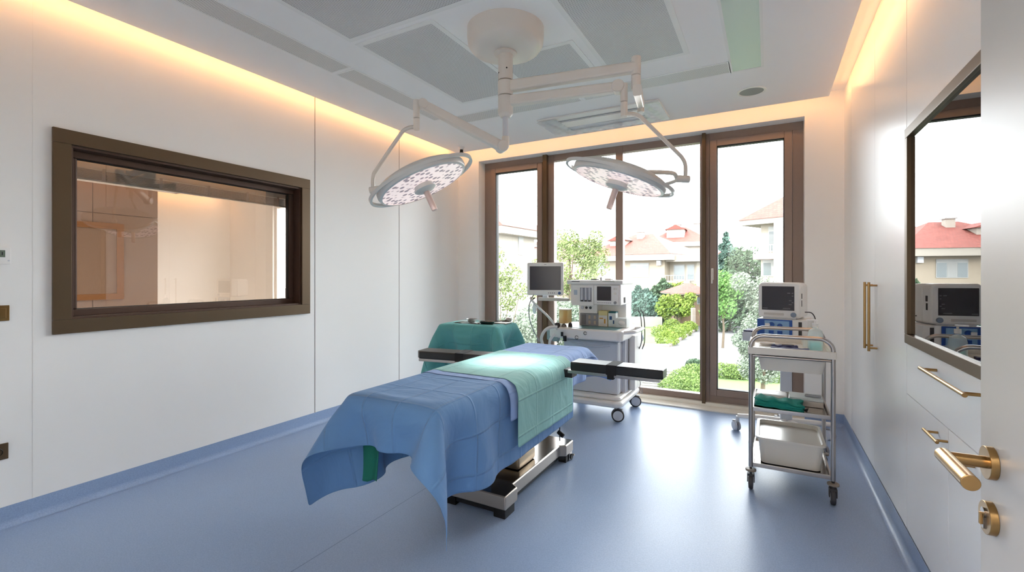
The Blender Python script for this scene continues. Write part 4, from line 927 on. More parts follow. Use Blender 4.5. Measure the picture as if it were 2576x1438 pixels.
hose('hose_end', [at(1398, 812, 4.5), at(1404, 824, 4.5)], .016, M['dgrey'], am, sub=2)
hose('hose_clip', [at(1335, 757, 4.66), at(1346, 748, 4.66)], .006, M['blackm'], am, sub=2)
obj('reservoir_bag', MB().sphere(at(1345, 775, 4.72), .04, 14, 10, (.6, .6, 1.4)), mat('bag_clear', (236, 240, 240), .3), am)
for r0, x in ((.0, -1.125), (.0, -1.095)):
    hose('hanging_cable', [(x - .03, 4.75, 1.0), (x, 4.72, .96), (x + .018, 4.70, .86), (x + .02, 4.70, .72), (x + .012, 4.70, .66), (x - .01, 4.72, .61)], .0045, M['blackm'], am)
obj('side_port', MB().box((-1.245, 4.56, 1.075), (-1.238, 4.60, 1.13), .001), M['dgrey'], am)
obj('side_hook', MB().tube([(-1.135, 4.7, .30), (-1.12, 4.70, .28), (-1.125, 4.7, .19), (-1.10, 4.7, .17), (-1.105, 4.7, .23)], .004, 8, sub=3), M['steel'], am)
# loose things on the machine
zw = .8385
def bx_(name, x0, x1, y0, y1, z0, z1, m, label, cat, extra=None):
    o = tag(obj(name, MB().box((x0, y0, z0), (x1, y1, z1), .002), m), label, cat)
    for nm, a, b, mm in (extra or []): obj(nm, MB().box(a, b), mm, o, smooth=0)
    return o
y0_ = 4.505
bx_('carton', -1.488, -1.395, y0_, y0_ + .10, zw, zw + .155, M['yellowbox'], 'pale yellow carton on the machine worktop, left of the white one', 'box', [('print', (-1.43, y0_ - .001, zw + .03), (-1.415, y0_, zw + .075), M['orange']), ('print', (-1.478, y0_ - .001, zw + .075), (-1.44, y0_, zw + .085), M['orange']), ('front_face', (-1.486, y0_ - .0006, zw + .002), (-1.397, y0_, zw + .11), M['ivory'])])
bx_('carton', -1.388, -1.312, y0_, y0_ + .10, zw, zw + .135, M['whitebox'], 'white carton with blue print and teal top on the machine worktop', 'box', [('print', (-1.340, y0_ - .001, zw + .03), (-1.327, y0_, zw + .065), M['bluebtn']), ('print', (-1.375, y0_ - .001, zw + .07), (-1.35, y0_, zw + .105), M['bluebtn']), ('lid', (-1.386, y0_ + .01, zw + .135), (-1.314, y0_ + .09, zw + .15), M['tealbox'])])
gb = bx_('glove_dispenser', -1.305, -1.20, y0_ - .02, y0_ + .10, zw, zw + .09, M['whitebox'], 'white dispenser box with a tissue bulging out, right end of the worktop', 'box')
obj('tissue', MB().sphere((-1.248, y0_ - .02, zw + .045), .03, 14, 10, (1.1, .5, .8)), M['white'], gb)
for i, (u, lab) in enumerate(((1493, 'dark vial lying on top of the anaesthesia machine'), (1512, 'small grey vial standing on top of the anaesthesia machine'), (1528, 'white syringe lying on top of the anaesthesia machine'))):
    p = at(u, 700, 4.62); p.z = 1.2985
    if i == 1: tag(obj('vial', MB().cyl(p, p + V((0, 0, .022)), .008).cyl(p + V((0, 0, .022)), p + V((0, 0, .03)), .005), M['grey']), lab, 'vial')
    else: tag(obj('vial' if i == 0 else 'syringe', MB().cyl(p + V((-.025, 0, .008)), p + V((.03, .01, .008)), .008 if i else .0065, n=12).cyl(p + V((.03, .01, .008)), p + V((.05, .013, .008)), .004, n=10), M['white'] if i == 2 else M['dgrey']), lab, 'vial' if i == 0 else 'syringe')


# ------------------------------------------------------------------ dressing trolley on the right
x0, x1, y0, y1 = -.095, .335, 3.30, 3.83
tt = thing('dressing_trolley', 'steel dressing trolley with three shelves and looped end rails', 'trolley', ((x0 + x1) / 2, (y0 + y1) / 2, 0))
for x in (x0, x1):
    for y in (y0, y1):
        obj('post', MB().cyl((x, y, .145), (x, y, .87), .0125, n=18), M['steel'], tt)
        c_ = obj('caster', MB().cyl((x, y, .09), (x, y, .15), .008, n=12).box((x - .019, y - .012, .085), (x + .019, y + .03, .10), .003).box((x - .021, y - .002, .045), (x - .016, y + .03, .095), .001).box((x + .016, y - .002, .045), (x + .021, y + .03, .095), .001), M['dgrey'], tt)
        obj('bumper', MB().cyl((x, y, .118), (x, y, .132), .031, n=26), mat('bumper_grey', (136, 126, 116), .5) if 'bumper_grey' not in MATS else MATS['bumper_grey'], c_, bevel=.004)
        obj('wheel', MB().cyl((x - .013, y + .014, .048), (x + .013, y + .014, .048), .048, n=28), M['dgrey'], c_, bevel=.007)
        obj('wheel_hub', MB().cyl((x - .0145, y + .014, .048), (x + .0145, y + .014, .048), .026, n=20), M['grey'], c_)
def rail(y, dz):
    zt_ = .972 + dz
    pts = [(x0, y, .87), (x0, y, .905)] + [(x0 + .075 - .075 * math.cos(t), y, .905 + (zt_ - .905) * math.sin(t)) for t in np.linspace(.25, PI / 2, 6)] + [(x1 - .075 + .075 * math.cos(t), y, .905 + (zt_ - .905) * math.sin(t)) for t in np.linspace(PI / 2, .25, 6)] + [(x1, y, .905), (x1, y, .87)]
    return obj('end_rail', MB().tube(pts, .0125, 14), M['steel'], tt, smooth=80)
rail(y0, .0); rail(y1, 0)
def shelf(zs_, h=.022, m='polished', lip=.018, name='shelf', mm=None):
    w = MB(); a, b, c_, d = x0 + .012, x1 - .012, y0 - .0, y1
    s_ = obj(name, MB().box((a, c_, zs_), (b, d, zs_ + .003)), mm or M['polished'], tt, smooth=0)
    w.box((a, c_ - .006, zs_ - .006), (b, c_ + .006, zs_ + lip), .002).box((a, d - .006, zs_ - .006), (b, d + .006, zs_ + lip), .002).box((a - .006, c_, zs_ - .006), (a + .006, d, zs_ + lip), .002).box((b - .006, c_, zs_ - .006), (b + .006, d, zs_ + lip), .002)
    obj('shelf_edge', w, M['steel'], s_)
shelf(.505); shelf(.155)
ty = MB(); ty.box((x0 - .016, y0 - .016, .855), (x1 + .016, y0 + .012, .90), .006).box((x0 - .016, y1 - .012, .855), (x1 + .016, y1 + .016, .90), .006).box((x0 - .016, y0, .855), (x0 + .010, y1, .90), .005).box((x1 - .010, y0, .855), (x1 + .016, y1, .90), .005).box((x0, y0, .868), (x1, y1, .874))
obj('top_tray', ty, M['ivory'], tt)
obj('under_rail', MB().cyl((x0 + .01, y0 - .004, .845), (x1 - .01, y0 - .004, .845), .0075, n=12), M['steel'], tt)
def basin(name, xa, xb, ya, yb, za, zb2_, label, flare=.014, rim=.012):
    w = MB(); n = 6; prof = [(0, za, -flare), (0, zb2_, 0.), (0, zb2_ + .002, rim), (0, zb2_ + .014, rim), (0, zb2_ + .014, -.004), (0, za + .004, -flare - .005)]
    rings = []
    for _, z, e in prof:
        pts = rrect(xa - e, xb + e, ya - e, yb + e, .035)
        rings.append([V((x, y, z)) for x, y in pts])
    m_ = len(rings[0]); vs = [p for R_ in rings for p in R_]
    fs = [(i * m_ + k, i * m_ + (k + 1) % m_, (i + 1) * m_ + (k + 1) % m_, (i + 1) * m_ + k) for i in range(len(rings) - 1) for k in range(m_)]
    fs += [tuple(range(m_ - 1, -1, -1)), tuple(range((len(rings) - 1) * m_, len(rings) * m_))]
    w.add(vs, fs)
    return tag(obj(name, w, M['ivory'], smooth=50), label, 'basin')
basin('plastic_basin', x0 + .04, x1 - .04, y0 + .045, y1 - .06, .162, .312, 'deep ivory plastic basin on the bottom shelf of the trolley')
obj('basin_cover', MB().prism(rrect(x0 + .046, x1 - .046, y0 + .051, y1 - .066, .03), .298, .301), M['ivory'], bpy.data.objects['plastic_basin'], smooth=0)
bd = basin('plastic_bin', x0 + .04, x1 - .03, y0 + .03, y1 - .05, .752, .835, 'shallow ivory plastic bin hanging under the trolley top', rim=.010)
# things on the trolley top
zt_ = .8745
bt = thing('sanitiser_bottle', 'clear pump bottle with turquoise gel on the trolley top', 'bottle', (.262, 3.50, zt_))
bc = (.262, 3.50, zt_)
obj('bottle', MB().lathe([(.001, 0), (.038, 0), (.042, .006), (.042, .10), (.036, .125), (.016, .14), (.015, .15), (.001, .15)], 30, Matrix.Translation(bc)), M['clear'], bt)
obj('gel', MB().lathe([(.001, .002), (.030, .002), (.032, .008), (.032, .05), (.001, .05)], 24, Matrix.Translation(bc)), M['gel'], bt)
obj('pump', MB().cyl((.262, 3.50, zt_ + .148), (.262, 3.50, zt_ + .172), .016, n=20).cyl((.262, 3.50, zt_ + .17), (.262, 3.50, zt_ + .188), .006, n=10).box((.215, 3.492, zt_ + .186), (.275, 3.508, zt_ + .196), .003), M['white'], bt)
def slab(name, c_, sx, sy, h, a, m, label, cat, b=.002, wav=0):
    T = Matrix.Translation(c_) @ Matrix.Rotation(a, 4, 'Z'); w = MB()
    if wav:
        n = 24; vs = []
        for k in range(n + 1):
            x = -sx / 2 + sx * k / n; z = wav * math.sin(k * .9)
            for y, zz_ in ((-sy / 2, 0), (-sy / 2, h), (sy / 2, h), (sy / 2, 0)): vs.append((x, y, zz_ + (z + wav if zz_ else 0)))
        w.add(vs, [(4 * k + j, 4 * k + (j + 1) % 4, 4 * k + 4 + (j + 1) % 4, 4 * k + 4 + j) for k in range(n) for j in range(4)] + [(3, 2, 1, 0), (4 * n, 4 * n + 1, 4 * n + 2, 4 * n + 3)], T)
    else: w.box((-sx / 2, -sy / 2, 0), (sx / 2, sy / 2, h), b, T)
    return tag(obj(name, w, m), label, cat)
slab('navy_wallet', V((.12, 3.44, zt_)), .21, .07, .010, -.05, M['navy'], 'navy blue instrument wallet at the front of the trolley top', 'wallet', wav=.002)
slab('navy_wallet', V((.095, 3.56, zt_)), .15, .06, .010, .03, M['navy'], 'navy blue folded wallet behind the front one on the trolley top', 'wallet', wav=.002)
slab('white_packet', V((-.015, 3.44, zt_)), .07, .075, .007, .1, M['whitebox'], 'white paper packet at the left front of the trolley top', 'packet')
tag(obj('white_dish', MB().lathe([(.001, 0), (.035, 0), (.048, .018), (.045, .018), (.032, .003), (.001, .003)], 30, Matrix.Translation((-.005, 3.60, zt_))), M['white']), 'small white dish at the back left of the trolley top', 'dish')
tag(obj('tweezers', MB().tube([(.08, 3.562, zt_ + .016), (.15, 3.556, zt_ + .017)], .003, 6).tube([(.08, 3.570, zt_ + .016), (.15, 3.557, zt_ + .017)], .003, 6), M['steel']), 'steel tweezers lying on the rear navy wallet', 'tweezers')
tag(obj('clear_box', MB().box((.20, 3.62, zt_), (.31, 3.74, zt_ + .05), .004), M['clear']), 'clear plastic box behind the sanitiser bottle', 'box')
# middle shelf
zm = .5085
def foldcloth():
    w = MB(); nx_, ny_ = 40, 30; xa, xb, ya, yb = -.068, .185, 3.335, 3.475; n = ny_
    rings = []
    for i in range(nx_ + 1):
        t = i / nx_; x = xa + (xb - xa) * t; R_ = []
        for k in range(n):
            a = 2 * PI * k / n; ex = .5
            yy = math.copysign(abs(math.cos(a)) ** ex, math.cos(a)); z_ = math.copysign(abs(math.sin(a)) ** ex, math.sin(a))
            sc = 1 - .12 * (1 - math.sin(PI * min(1, max(0, t)))) ** 4
            ly = .006 * math.sin(z_ * 9 + t * 2) + .004 * math.sin(t * 19 + z_ * 4)
            zc_ = (z_ * .5 + .5) * (.058 + .006 * math.sin(t * 7 + yy * 2) + .004 * math.sin(t * 21)) * sc
            R_.append(V((x + .012 * math.sin(z_ * 6 + yy * 3) * (t < .1 or t > .9), (ya + yb) / 2 + yy * (.07 + ly) * sc - .05 * (t - .5), zm + .001 + zc_)))
        rings.append(R_)
    vs = [p for R_ in rings for p in R_]
    w.add(vs, [(i * n + k, i * n + (k + 1) % n, (i + 1) * n + (k + 1) % n, (i + 1) * n + k) for i in range(nx_) for k in range(n)] + [tuple(range(n - 1, -1, -1)), tuple(range(nx_ * n, nx_ * n + n))])
    return w
fc = tag(obj('folded_cloth', foldcloth(), mat('teal_folded_cloth', (30, 138, 124), .85, bump=.6, bscale=40), smooth=60), 'folded teal cloth bundle at the front of the middle trolley shelf', 'cloth')
obj('cloth_layers', MB().tube([(-.06, 3.296, zm + .030), (.06, 3.288, zm + .034), (.17, 3.272, zm + .030)], .0035, 6, sub=3).tube([(-.06, 3.294, zm + .045), (.06, 3.286, zm + .042), (.17, 3.270, zm + .044)], .003, 6, sub=3), MATS['teal_folded_cloth'], fc)
slab('plastic_case', V((.02, 3.62, zm)), .19, .14, .045, -.04, M['white'], 'white plastic case at the back left of the middle trolley shelf', 'case', b=.015)
bk = slab('grey_case', V((.215, 3.60, zm)), .19, .17, .036, -.04, M['silver'], 'grey-brown case at the back right of the middle trolley shelf', 'case', b=.003)
slab('paper_stack', V((.215, 3.60, zm + .0362)), .185, .16, .016, -.02, M['whitebox'], 'stack of white paper on the grey-brown case', 'paper', b=.002)
slab('grey_clip', V((.255, 3.58, zm + .0525)), .09, .035, .014, -.15, M['grey'], 'grey plastic clip on top of the white paper stack', 'clip', b=.006)
tag(obj('dark_bow', MB().add([(.185, 3.36, zm + .012), (.215, 3.345, zm + .03), (.21, 3.365, zm + .002), (.187, 3.36, zm + .016), (.217, 3.35, zm + .034), (.212, 3.37, zm + .006)], [(0, 1, 2), (5, 4, 3), (0, 3, 4, 1), (1, 4, 5, 2), (2, 5, 3, 0)]), M['dgrey']), 'dark pointed tie end beside the folded teal cloth', 'tie')

# ------------------------------------------------------------------ monitor stand behind the trolley
bx0, by0 = .13, 4.45
ms = thing('equipment_stand', 'white wheeled equipment stand behind the steel trolley', 'stand', (bx0, by0, 0))
for i, a in enumerate((172, 240, 312, 24, 96)):
    a = math.radians(a); rr = .365 if i != 3 else .36; d = V((math.cos(a), math.sin(a), 0)); b0 = V((bx0, by0, 0))
    lg = obj('leg', MB().tube([b0 + d * .03 + V((0, 0, .145)), b0 + d * .2 + V((0, 0, .14)), b0 + d * (rr) + V((0, 0, .128))], [.030, .025, .018], 14, flat=.8), M['white'], ms)
    p = b0 + d * rr; q = V((-d.y, d.x, 0)); ca = MB().cyl(p + V((0, 0, .06)), p + V((0, 0, .125)), .014, n=14)
    ct = obj('caster', ca, M['lgrey'], ms); ax = V((.85, .5, 0)).normalized()
    cw = p + V((-.012, -.0, .04))
    for s_ in (1, -1): obj('wheel', MB().cyl(cw + ax * s_ * .004, cw + ax * s_ * .024, .04, n=26), M['lgrey'] if s_ < 0 else M['grey'], ct, bevel=.006)
    obj('brake_pedal', MB().box(cw + V((-.03, -.012, .04)), cw + V((-.005, .012, .05)), .003), M['grey'], ct)
obj('column', MB().box((bx0 - .042, by0 - .035, .12), (bx0 + .042, by0 + .05, .84), .008), M['lgrey'], ms)
sz = .842; ra = math.radians(-10)
ST_ = Matrix.Translation((bx0 - .02, 4.36, 0)) @ Matrix.Rotation(ra, 4, 'Z')
obj('shelf', MB().box((-.19, -.20, sz), (.22, .20, sz + .018), .004, ST_), M['white'], ms)
obj('side_basket', MB().box((-.275, -.14, sz - .03), (-.195, .05, sz + .045), .004, ST_), M['lgrey'], ms)
tag(obj('navy_pouch', MB().box((-.27, -.13, sz + .0455), (-.20, .04, sz + .056), .003, ST_), M['navy']), 'dark navy pouch in the side basket of the wheeled stand', 'pouch')
zs2 = sz + .0185
eu = thing('electrosurgical_unit', 'white box unit with blue front panel on the wheeled stand', 'medical device', tuple(ST_ @ V((0, 0, zs2))), ra)
obj('housing', MB().box((-.16, -.17, zs2 + .004), (.19, .16, zs2 + .145), .006, ST_), M['white'], eu)
for a in (-.13, .16):
    obj('foot', MB().box((a - .01, -.15, zs2), (a + .01, .14, zs2 + .005), 0, ST_), M['dgrey'], eu, smooth=0)
fr_ = obj('front_panel', MB().box((-.158, -.176, zs2 + .008), (.085, -.169, zs2 + .142), .002, ST_), M['blue'], eu, label='blue front panel')
obj('control_plate', MB().box((-.105, -.178, zs2 + .014), (.065, -.175, zs2 + .132), 0, ST_), M['lblue'], fr_, smooth=0)
def scyl(x, z, r, y=-.186, m='blue'): return obj('knob', MB().cyl(ST_ @ V((x, y, zs2 + z)), ST_ @ V((x, -.177, zs2 + z)), r, n=20), M[m], fr_, bevel=.002)
scyl(-.055, .100, .02); scyl(.002, .094, .018)
obj('plug', MB().box((-.10, -.19, zs2 + .09), (-.065, -.178, zs2 + .11), .003, ST_), M['white'], fr_)
for z in (.03, .03):
    pass
obj('lower_socket', MB().box((-.075, -.183, zs2 + .03), (-.04, -.177, zs2 + .055), .002, ST_), M['blue'], fr_)
obj('lower_socket', MB().box((-.015, -.183, zs2 + .03), (.02, -.177, zs2 + .055), .002, ST_), M['blue'], fr_)
obj('side_grille', MB().box((.125, -.1712, zs2 + .02), (.148, -.169, zs2 + .13), 0, ST_), M['dgrey'], eu, smooth=0)
zs3 = zs2 + .146
rm = math.radians(-13); MC = Matrix.Translation((.098, 4.34, zs3)) @ Matrix.Rotation(rm, 4, 'Z')
pm = thing('patient_monitor', 'boxy white patient monitor with dark screen on top of the blue-fronted unit', 'monitor', (.098, 4.34, zs3), rm)
w = MB(); 
import bmesh
sec = [(-.142, 0.01), (.152, 0.01), (.152, .262), (.13, .285), (-.12, .285), (-.142, .262)]
def frus(sec, y0_, y1_, k, zc_=.14):
    a = [V((x, y0_, z)) for x, z in sec]; b = [V((x * k, y1_, zc_ + (z - zc_) * k)) for x, z in sec]; n = len(sec)
    return MB().add(a + b, [(i, (i + 1) % n, n + (i + 1) % n, n + i) for i in range(n)] + [tuple(range(n - 1, -1, -1)), tuple(range(n, 2 * n))], MC)
body = frus(sec, -.13, -.02, 1.0); 
bo = obj('housing', body, M['white'], pm, bevel=.012)
obj('rear_housing', frus(sec, -.022, .19, .96), M['white'], pm, bevel=.01)
obj('foot', MB().box((-.11, -.12, 0), (.12, .13, .012), .003, MC), M['lgrey'], pm)
obj('screen', MB().box((-.114, -.1325, .068), (.112, -.1295, .255), .001, MC), M['screen'], pm)
for k, (x, z, w2) in enumerate(((.075, .20, .02), (.10, .20, .012), (.10, .178, .01), (.085, .142, .018), (.10, .128, .012), (.085, .112, .02), (.06, .080, .05), (-.09, .078, .035))):
    obj('screen_mark', MB().box((x - w2 / 2, -.1331, z), (x + w2 / 2, -.1324, z + .006), 0, MC), mat('screen_mark_grey', (104, 100, 106), .5) if 'screen_mark_grey' not in MATS else MATS['screen_mark_grey'], pm, smooth=0)
obj('rotary_knob', MB().cyl(MC @ V((.107, -.145, .036)), MC @ V((.107, -.13, .036)), .019, n=24), mat('knob_blue_grey', (124, 138, 158), .4), pm, bevel=.003)
obj('key_strip', MB().box((-.10, -.1335, .028), (.04, -.1298, .046), .003, MC), M['whiteg'], pm)
obj('side_port', MB().box((.150, -.09, .16), (.1535, -.065, .2), .001, MC), M['dgrey'], pm)
obj('side_port', MB().box((.150, -.09, .10), (.1535, -.07, .148), .001, MC), M['blackm'], pm)
e_ = MC @ V((.150, .05, .05))
tag(obj('monitor_cable', MB().tube([e_, e_ + V((.045, 0, -.005)), e_ + V((.07, .005, -.05)), e_ + V((.075, .0, -.13)), e_ + V((.07, .02, -.22)), e_ + V((.05, .04, -.33)), e_ + V((-.0, .04, -.40)), e_ + V((-.07, .04, -.37)), e_ + V((-.10, .05, -.28))], .004, 8, sub=6), M['dgrey'], smooth=80), 'dark cable looping from the right side of the boxy patient monitor', 'cable')


# ------------------------------------------------------------------ outside: ground, garden, houses
struct('ground', MB().box((-160, YB + .5, GZ - .3), (160, 220, GZ)), M['asph'], smooth=0)
# outside face of this building, under the window
struct('wall_outside', MB().box((-9, YB + .30, GZ), (1.0, YB + .41, -.12)), M['plasterA'], smooth=0)
def patch(name, pts, m, label, cat, z=.02, h=.03, kind=None):
    P = [gnd(*p) for p in pts]
    o = obj(name, MB().prism([(p.x, p.y) for p in P], GZ - .01, GZ + z + h), m, smooth=0)
    if kind: o['kind'] = kind
    return tag(o, label, cat)
patch('lawn', [(1795, 946), (2150, 968), (2150, 1120), (1795, 1120)], M['lawn'], 'lawn strip below the right window pane, in front of the low hedge', 'lawn')
patch('lawn', [(1600, 815), (1730, 815), (1745, 832), (1682, 868), (1560, 866), (1480, 830)], M['lawn'], 'lawn across the driveway, left of the kerb', 'lawn')
patch('lawn', [(1778, 930), (1790, 935), (1790, 1120), (1650, 1120), (1660, 1010)], M['lawn'], 'dark strip of garden bed behind the central window post', 'lawn')
w = MB(); A = [gnd(1748, 832), gnd(1684, 871), gnd(1560, 868)]
for p, q in zip(A, A[1:]):
    d = (q - p).normalized(); n = V((-d.y, d.x, 0)) * .12
    w.prism([(a.x, a.y) for a in (p - n, q - n, q + n, p + n)], GZ, GZ + .16)
tag(obj('kerb', w, M['curb'], smooth=0), 'pale kerb along the garden bed beside the driveway', 'kerb')
p0 = gnd(1540, 930); 
for i in range(11):
    v_ = 926 + i * 6.4
    a = gnd(1560, v_); b = gnd(1716 - i * 4, v_ + (1716 - i * 4 - 1560) * .07)
    d = (b - a).normalized(); n = V((-d.y, d.x, 0)) * .12
    tag(obj('paving_slab', MB().prism([(q.x, q.y) for q in (a - n, b - n, b + n, a + n)], GZ, GZ + .05), M['plank'], smooth=0), 'one of the long pale paving strips below the window, behind the arm board', 'paving', 'paving strips beside the driveway')

# leaves: many small quads filling blobs
def leafball(mb, c, r, n, size, rg, flat=1.):
    for _ in range(n):
        d = V(rg.normal(0, 1, 3)).normalized(); rr = r * ((.45 + .55 * rg.random() ** .6)) if True else r
        p = V(c) + V((d.x * rr, d.y * rr, d.z * rr * flat)); a = V(rg.normal(0, 1, 3)).normalized(); b = a.orthogonal().normalized(); cc = a.cross(b)
        s_ = size * (.6 + .8 * rg.random()); o = len(mb.v)
        mb.v += [p - b * s_ - cc * s_ * .4, p + b * s_ - cc * s_ * .4, p + b * s_ * .7 + cc * s_ * .6, p - b * s_ * .7 + cc * s_ * .6]; mb.f.append((o, o + 1, o + 2, o + 3))
def tree(name, label, base, h, blobs, m, seed, leaf=.1, n=260, trunk=.1, cat='tree', group=None, th=.5):
    """blobs: (dx, dy, z fraction, radius) in metres from the foot"""
    rg = np.random.default_rng(seed); t = thing(name, label, cat, tuple(base), 0, group)
    f = MB()
    for (dx, dy, zf, r) in blobs: leafball(f, base + V((dx, dy, h * zf)), r, int(n), leaf, rg)
    obj('foliage', f, m, t, smooth=0)
    w = MB().tube([base, base + V((.05 * h * .3, 0, h * th * .5)), base + V((0, 0, h * th))], [trunk, trunk * .8, trunk * .5], 8)
    for (dx, dy, zf, r) in blobs[:5]: w.tube([base + V((0, 0, h * th * .7)), base + V((dx, dy, h * zf))], [trunk * .4, trunk * .15], 6)
    obj('trunk', w, M['bark'], t, smooth=60)
    return t
def conifer(label, base, h, r, m, seed, n=16, leaf=.16):
    rg = np.random.default_rng(seed); bl = []
    for k in range(n):
        zf = .18 + .8 * k / (n - 1); rr = r * (1 - (zf - .15)) + .1
        for j in range(3 if zf < .85 else 1):
            a = rg.uniform(0, 2 * PI); bl.append((math.cos(a) * rr * .55 * (zf < .85), math.sin(a) * rr * .55 * (zf < .85), zf, max(.18, rr * .55)))
    return tree('conifer', label, base, h, bl, m, seed, leaf, 130, .14, 'tree', None, .9)
def up(u, v, d, vb=None):
    """foot on the ground under pixel column u at distance d, and the height reached at row v"""
    p = at(u, 700, d); p.z = GZ; return p, EYE + (HZ - v) / F * d - GZ
def blobs(n, rx, ry, z0, z1, r, seed):
    rg = np.random.default_rng(seed); return [(rg.uniform(-rx, rx), rg.uniform(-ry, ry), rg.uniform(z0, z1), r * rg.uniform(.7, 1.2)) for _ in range(n)]
b, h = up(1300, 640, 13); tree('olive_tree', 'grey-green olive tree filling the lower left window pane', b, h, blobs(30, 1.3, 1.0, .22, .72, .5, 1), M['leaf_o'], 1, .034, 760)
b, h = up(1258, 610, 12.5); tree('leafy_tree', 'thin yellow-green treetop at the left edge of the window', b, h, blobs(9, .55, .5, .66, .97, .32, 2), M['leaf_b'], 2, .03, 260, .05)
b, h = up(1420, 640, 14); tree('olive_tree', 'grey-green olive tree behind the central monitor and canister', b, h, blobs(22, .9, .8, .3, .75, .5, 3), M['leaf_o'], 3, .034, 760)
b, h = up(1432, 585, 17); tree('birch_tree', 'airy light green birch behind the side-arm monitor', b, h, blobs(42, 1.15, .9, .42, .98, .42, 4), M['leaf_b'], 4, .034, 330, .07, th=.9)
b, h = up(1625, 730, 47); conifer('hazy blue-green conifer right beside the anaesthesia machine', b, h, 2.0, M['leaf_c'], 5)
b, h = up(1605, 722, 48); conifer('blue-green conifer partly behind the anaesthesia machine', b, h, 2.0, M['leaf_c'], 6)
b, h = up(1668, 705, 52); conifer('dark green pine between the machine and the yellow tree', b, h, 2.6, M['leaf_d'], 7)
b = gnd(1702, 822); d_ = 1172 * 5 / (822 - HZ); h = EYE + (HZ - 742) / F * d_ - GZ
tree('yellow_tree', 'bright yellow-green round tree in the middle of the garden', b, h, blobs(14, 1.3, 1.0, .38, .92, .8, 8), M['leaf_y'], 8, .11, 260, .1)
b, h = up(1722, 726, 51); tree('yellow_tree', 'yellow tree behind the round one, by the red-roofed shed', b, h, blobs(10, 1.3, 1.0, .45, .95, .9, 9), M['leaf_y'], 9, .13, 240, .1)
b, h = up(1762, 655, 66); tree('leafy_tree', 'dark green tree at the right end of the big house', b, h, blobs(10, .8, 1, .45, .95, 1.0, 10), M['leaf_d'], 10, .14, 220, .12)
b, h = up(1826, 585, 52); conifer('tall pale conifer at the left of the right window pane', b, h, 2.0, M['leaf_c'], 11, 18)
b, h = up(1850, 625, 46); conifer('broad blue-green conifer in the right window pane', b, h, 2.4, M['leaf_c'], 12, 16)
b, h = up(1835, 660, 42); conifer('dark conifer behind the bright green round tree', b, h, 2.2, M['leaf_d'], 21, 14)
b, h = up(1885, 632, 44); tree('leafy_tree', 'olive-green broad tree left of the balcony house', b, h, blobs(18, 1.6, 1.2, .35, .95, 1.0, 13), M['leaf_d'], 13, .12, 260, .12)
b, h = up(1818, 692, 32); tree('round_tree', 'vivid light green round tree by the white fence', b, h, blobs(16, .95, .8, .48, .93, .62, 14), M['leaf_g'], 14, .07, 330, .09)
b, h = up(1915, 680, 17); tree('olive_tree', 'silvery olive tree in front of the balcony house', b, h, blobs(24, .75, .7, .28, .92, .42, 15), M['leaf_o'], 15, .038, 700, .09)
b, h = up(1965, 690, 17); tree('olive_tree', 'silvery shrub behind the boxy patient monitor', b, h, blobs(14, .8, .6, .3, .92, .42, 16), M['leaf_o'], 16, .038, 600, .07)
def shrub(u, v, r, m, label, seed, hh=1.0, cat='shrub', leaf=.036, n=2200, group=None, name='hedge_shrub'):
    g = gnd(u, v); f = MB(); rg = np.random.default_rng(seed)
    leafball(f, g + V((0, 0, r * hh * .45)), r, n, leaf, rg, hh * .75)
    o = obj(name, f, m, smooth=0, loc=tuple(g)); return tag(o, label, cat, group)
for i, (u, v, r, lab) in enumerate(((1822, 950, .62, 'low green hedge shrub just right of the central window post'), (1850, 952, .6, 'second low hedge shrub right of the central window post'), (1880, 954, .58, 'low hedge shrub beside the left post of the steel trolley'), (1912, 957, .56, 'low hedge shrub seen through the upper trolley gap, left one'), (1945, 960, .56, 'low hedge shrub seen through the upper trolley gap, right one'))):
    shrub(u, v, r, M['leaf_h'], lab, 30 + i)
for i, (u, v, r, lab) in enumerate(((1748, 930, .5, 'brownish round shrub highest against the central window post'), (1745, 958, .7, 'yellow-green hedge shrub below the brownish one'), (1722, 978, .75, 'yellow-green hedge shrub in the middle of the near diagonal row'), (1700, 998, .75, 'yellow-green hedge shrub at the lower left of the near diagonal row'), (1750, 1005, .7, 'hedge shrub at the bottom of the pane beside the central post'))):
    shrub(u, v, r, M['leaf_h'] if i else M['leaf_d'], lab, 40 + i)
for i, (u, v, r, lab) in enumerate(((1678, 866, .9, 'clipped bright shrub at the near corner of the far garden bed'), (1700, 852, .85, 'clipped bright shrub second along the far kerb'), (1718, 842, .8, 'clipped bright shrub third along the far kerb'), (1735, 832, .75, 'clipped bright shrub at the far end of the kerb'), (1690, 826, .8, 'clipped shrub at the foot of the round yellow-green tree'), (1662, 846, .8, 'clipped shrub on the lawn side of the far garden bed'))):
    shrub(u, v, r, M['leaf_y'], lab, 50 + i, n=1300, leaf=.05)
# walls and gate
def wall3(name, u0, v0, u1, v1, h, t, m, label, cat):
    a = gnd(u0, v0); b_ = gnd(u1, v1); d = (b_ - a).normalized(); n = V((-d.y, d.x, 0)) * t
    return tag(obj(name, MB().prism([(q.x, q.y) for q in (a, b_, b_ + n, a + n)], GZ, GZ + h), m, smooth=0), label, cat)
wall3('garden_wall', 1590, 823, 1666, 823, 1.0, .3, M['conc'], 'pale garden wall right of the anaesthesia machine', 'wall')
wall3('gate_pillar', 1742, 830, 1750, 830, 2.0, .4, M['curb'], 'stone gate pillar left of the central window post', 'pillar')
wall3('boundary_wall', 1818, 791, 1875, 794, 1.7, .3, M['conc'], 'white boundary wall across the road in the right pane', 'wall')
fr = wall3('fence', 1822, 790, 1870, 793, .05, .3, M['winf'], 'white railing on top of the boundary wall', 'fence')
a = gnd(1822, 790); b_ = gnd(1870, 793)
for k in range(14):
    p = a.lerp(b_, k / 13); obj('fence_post', MB().box(p + V((-.03, .1, 1.7)), p + V((.03, .16, 2.9))), M['winf'], fr, smooth=0)
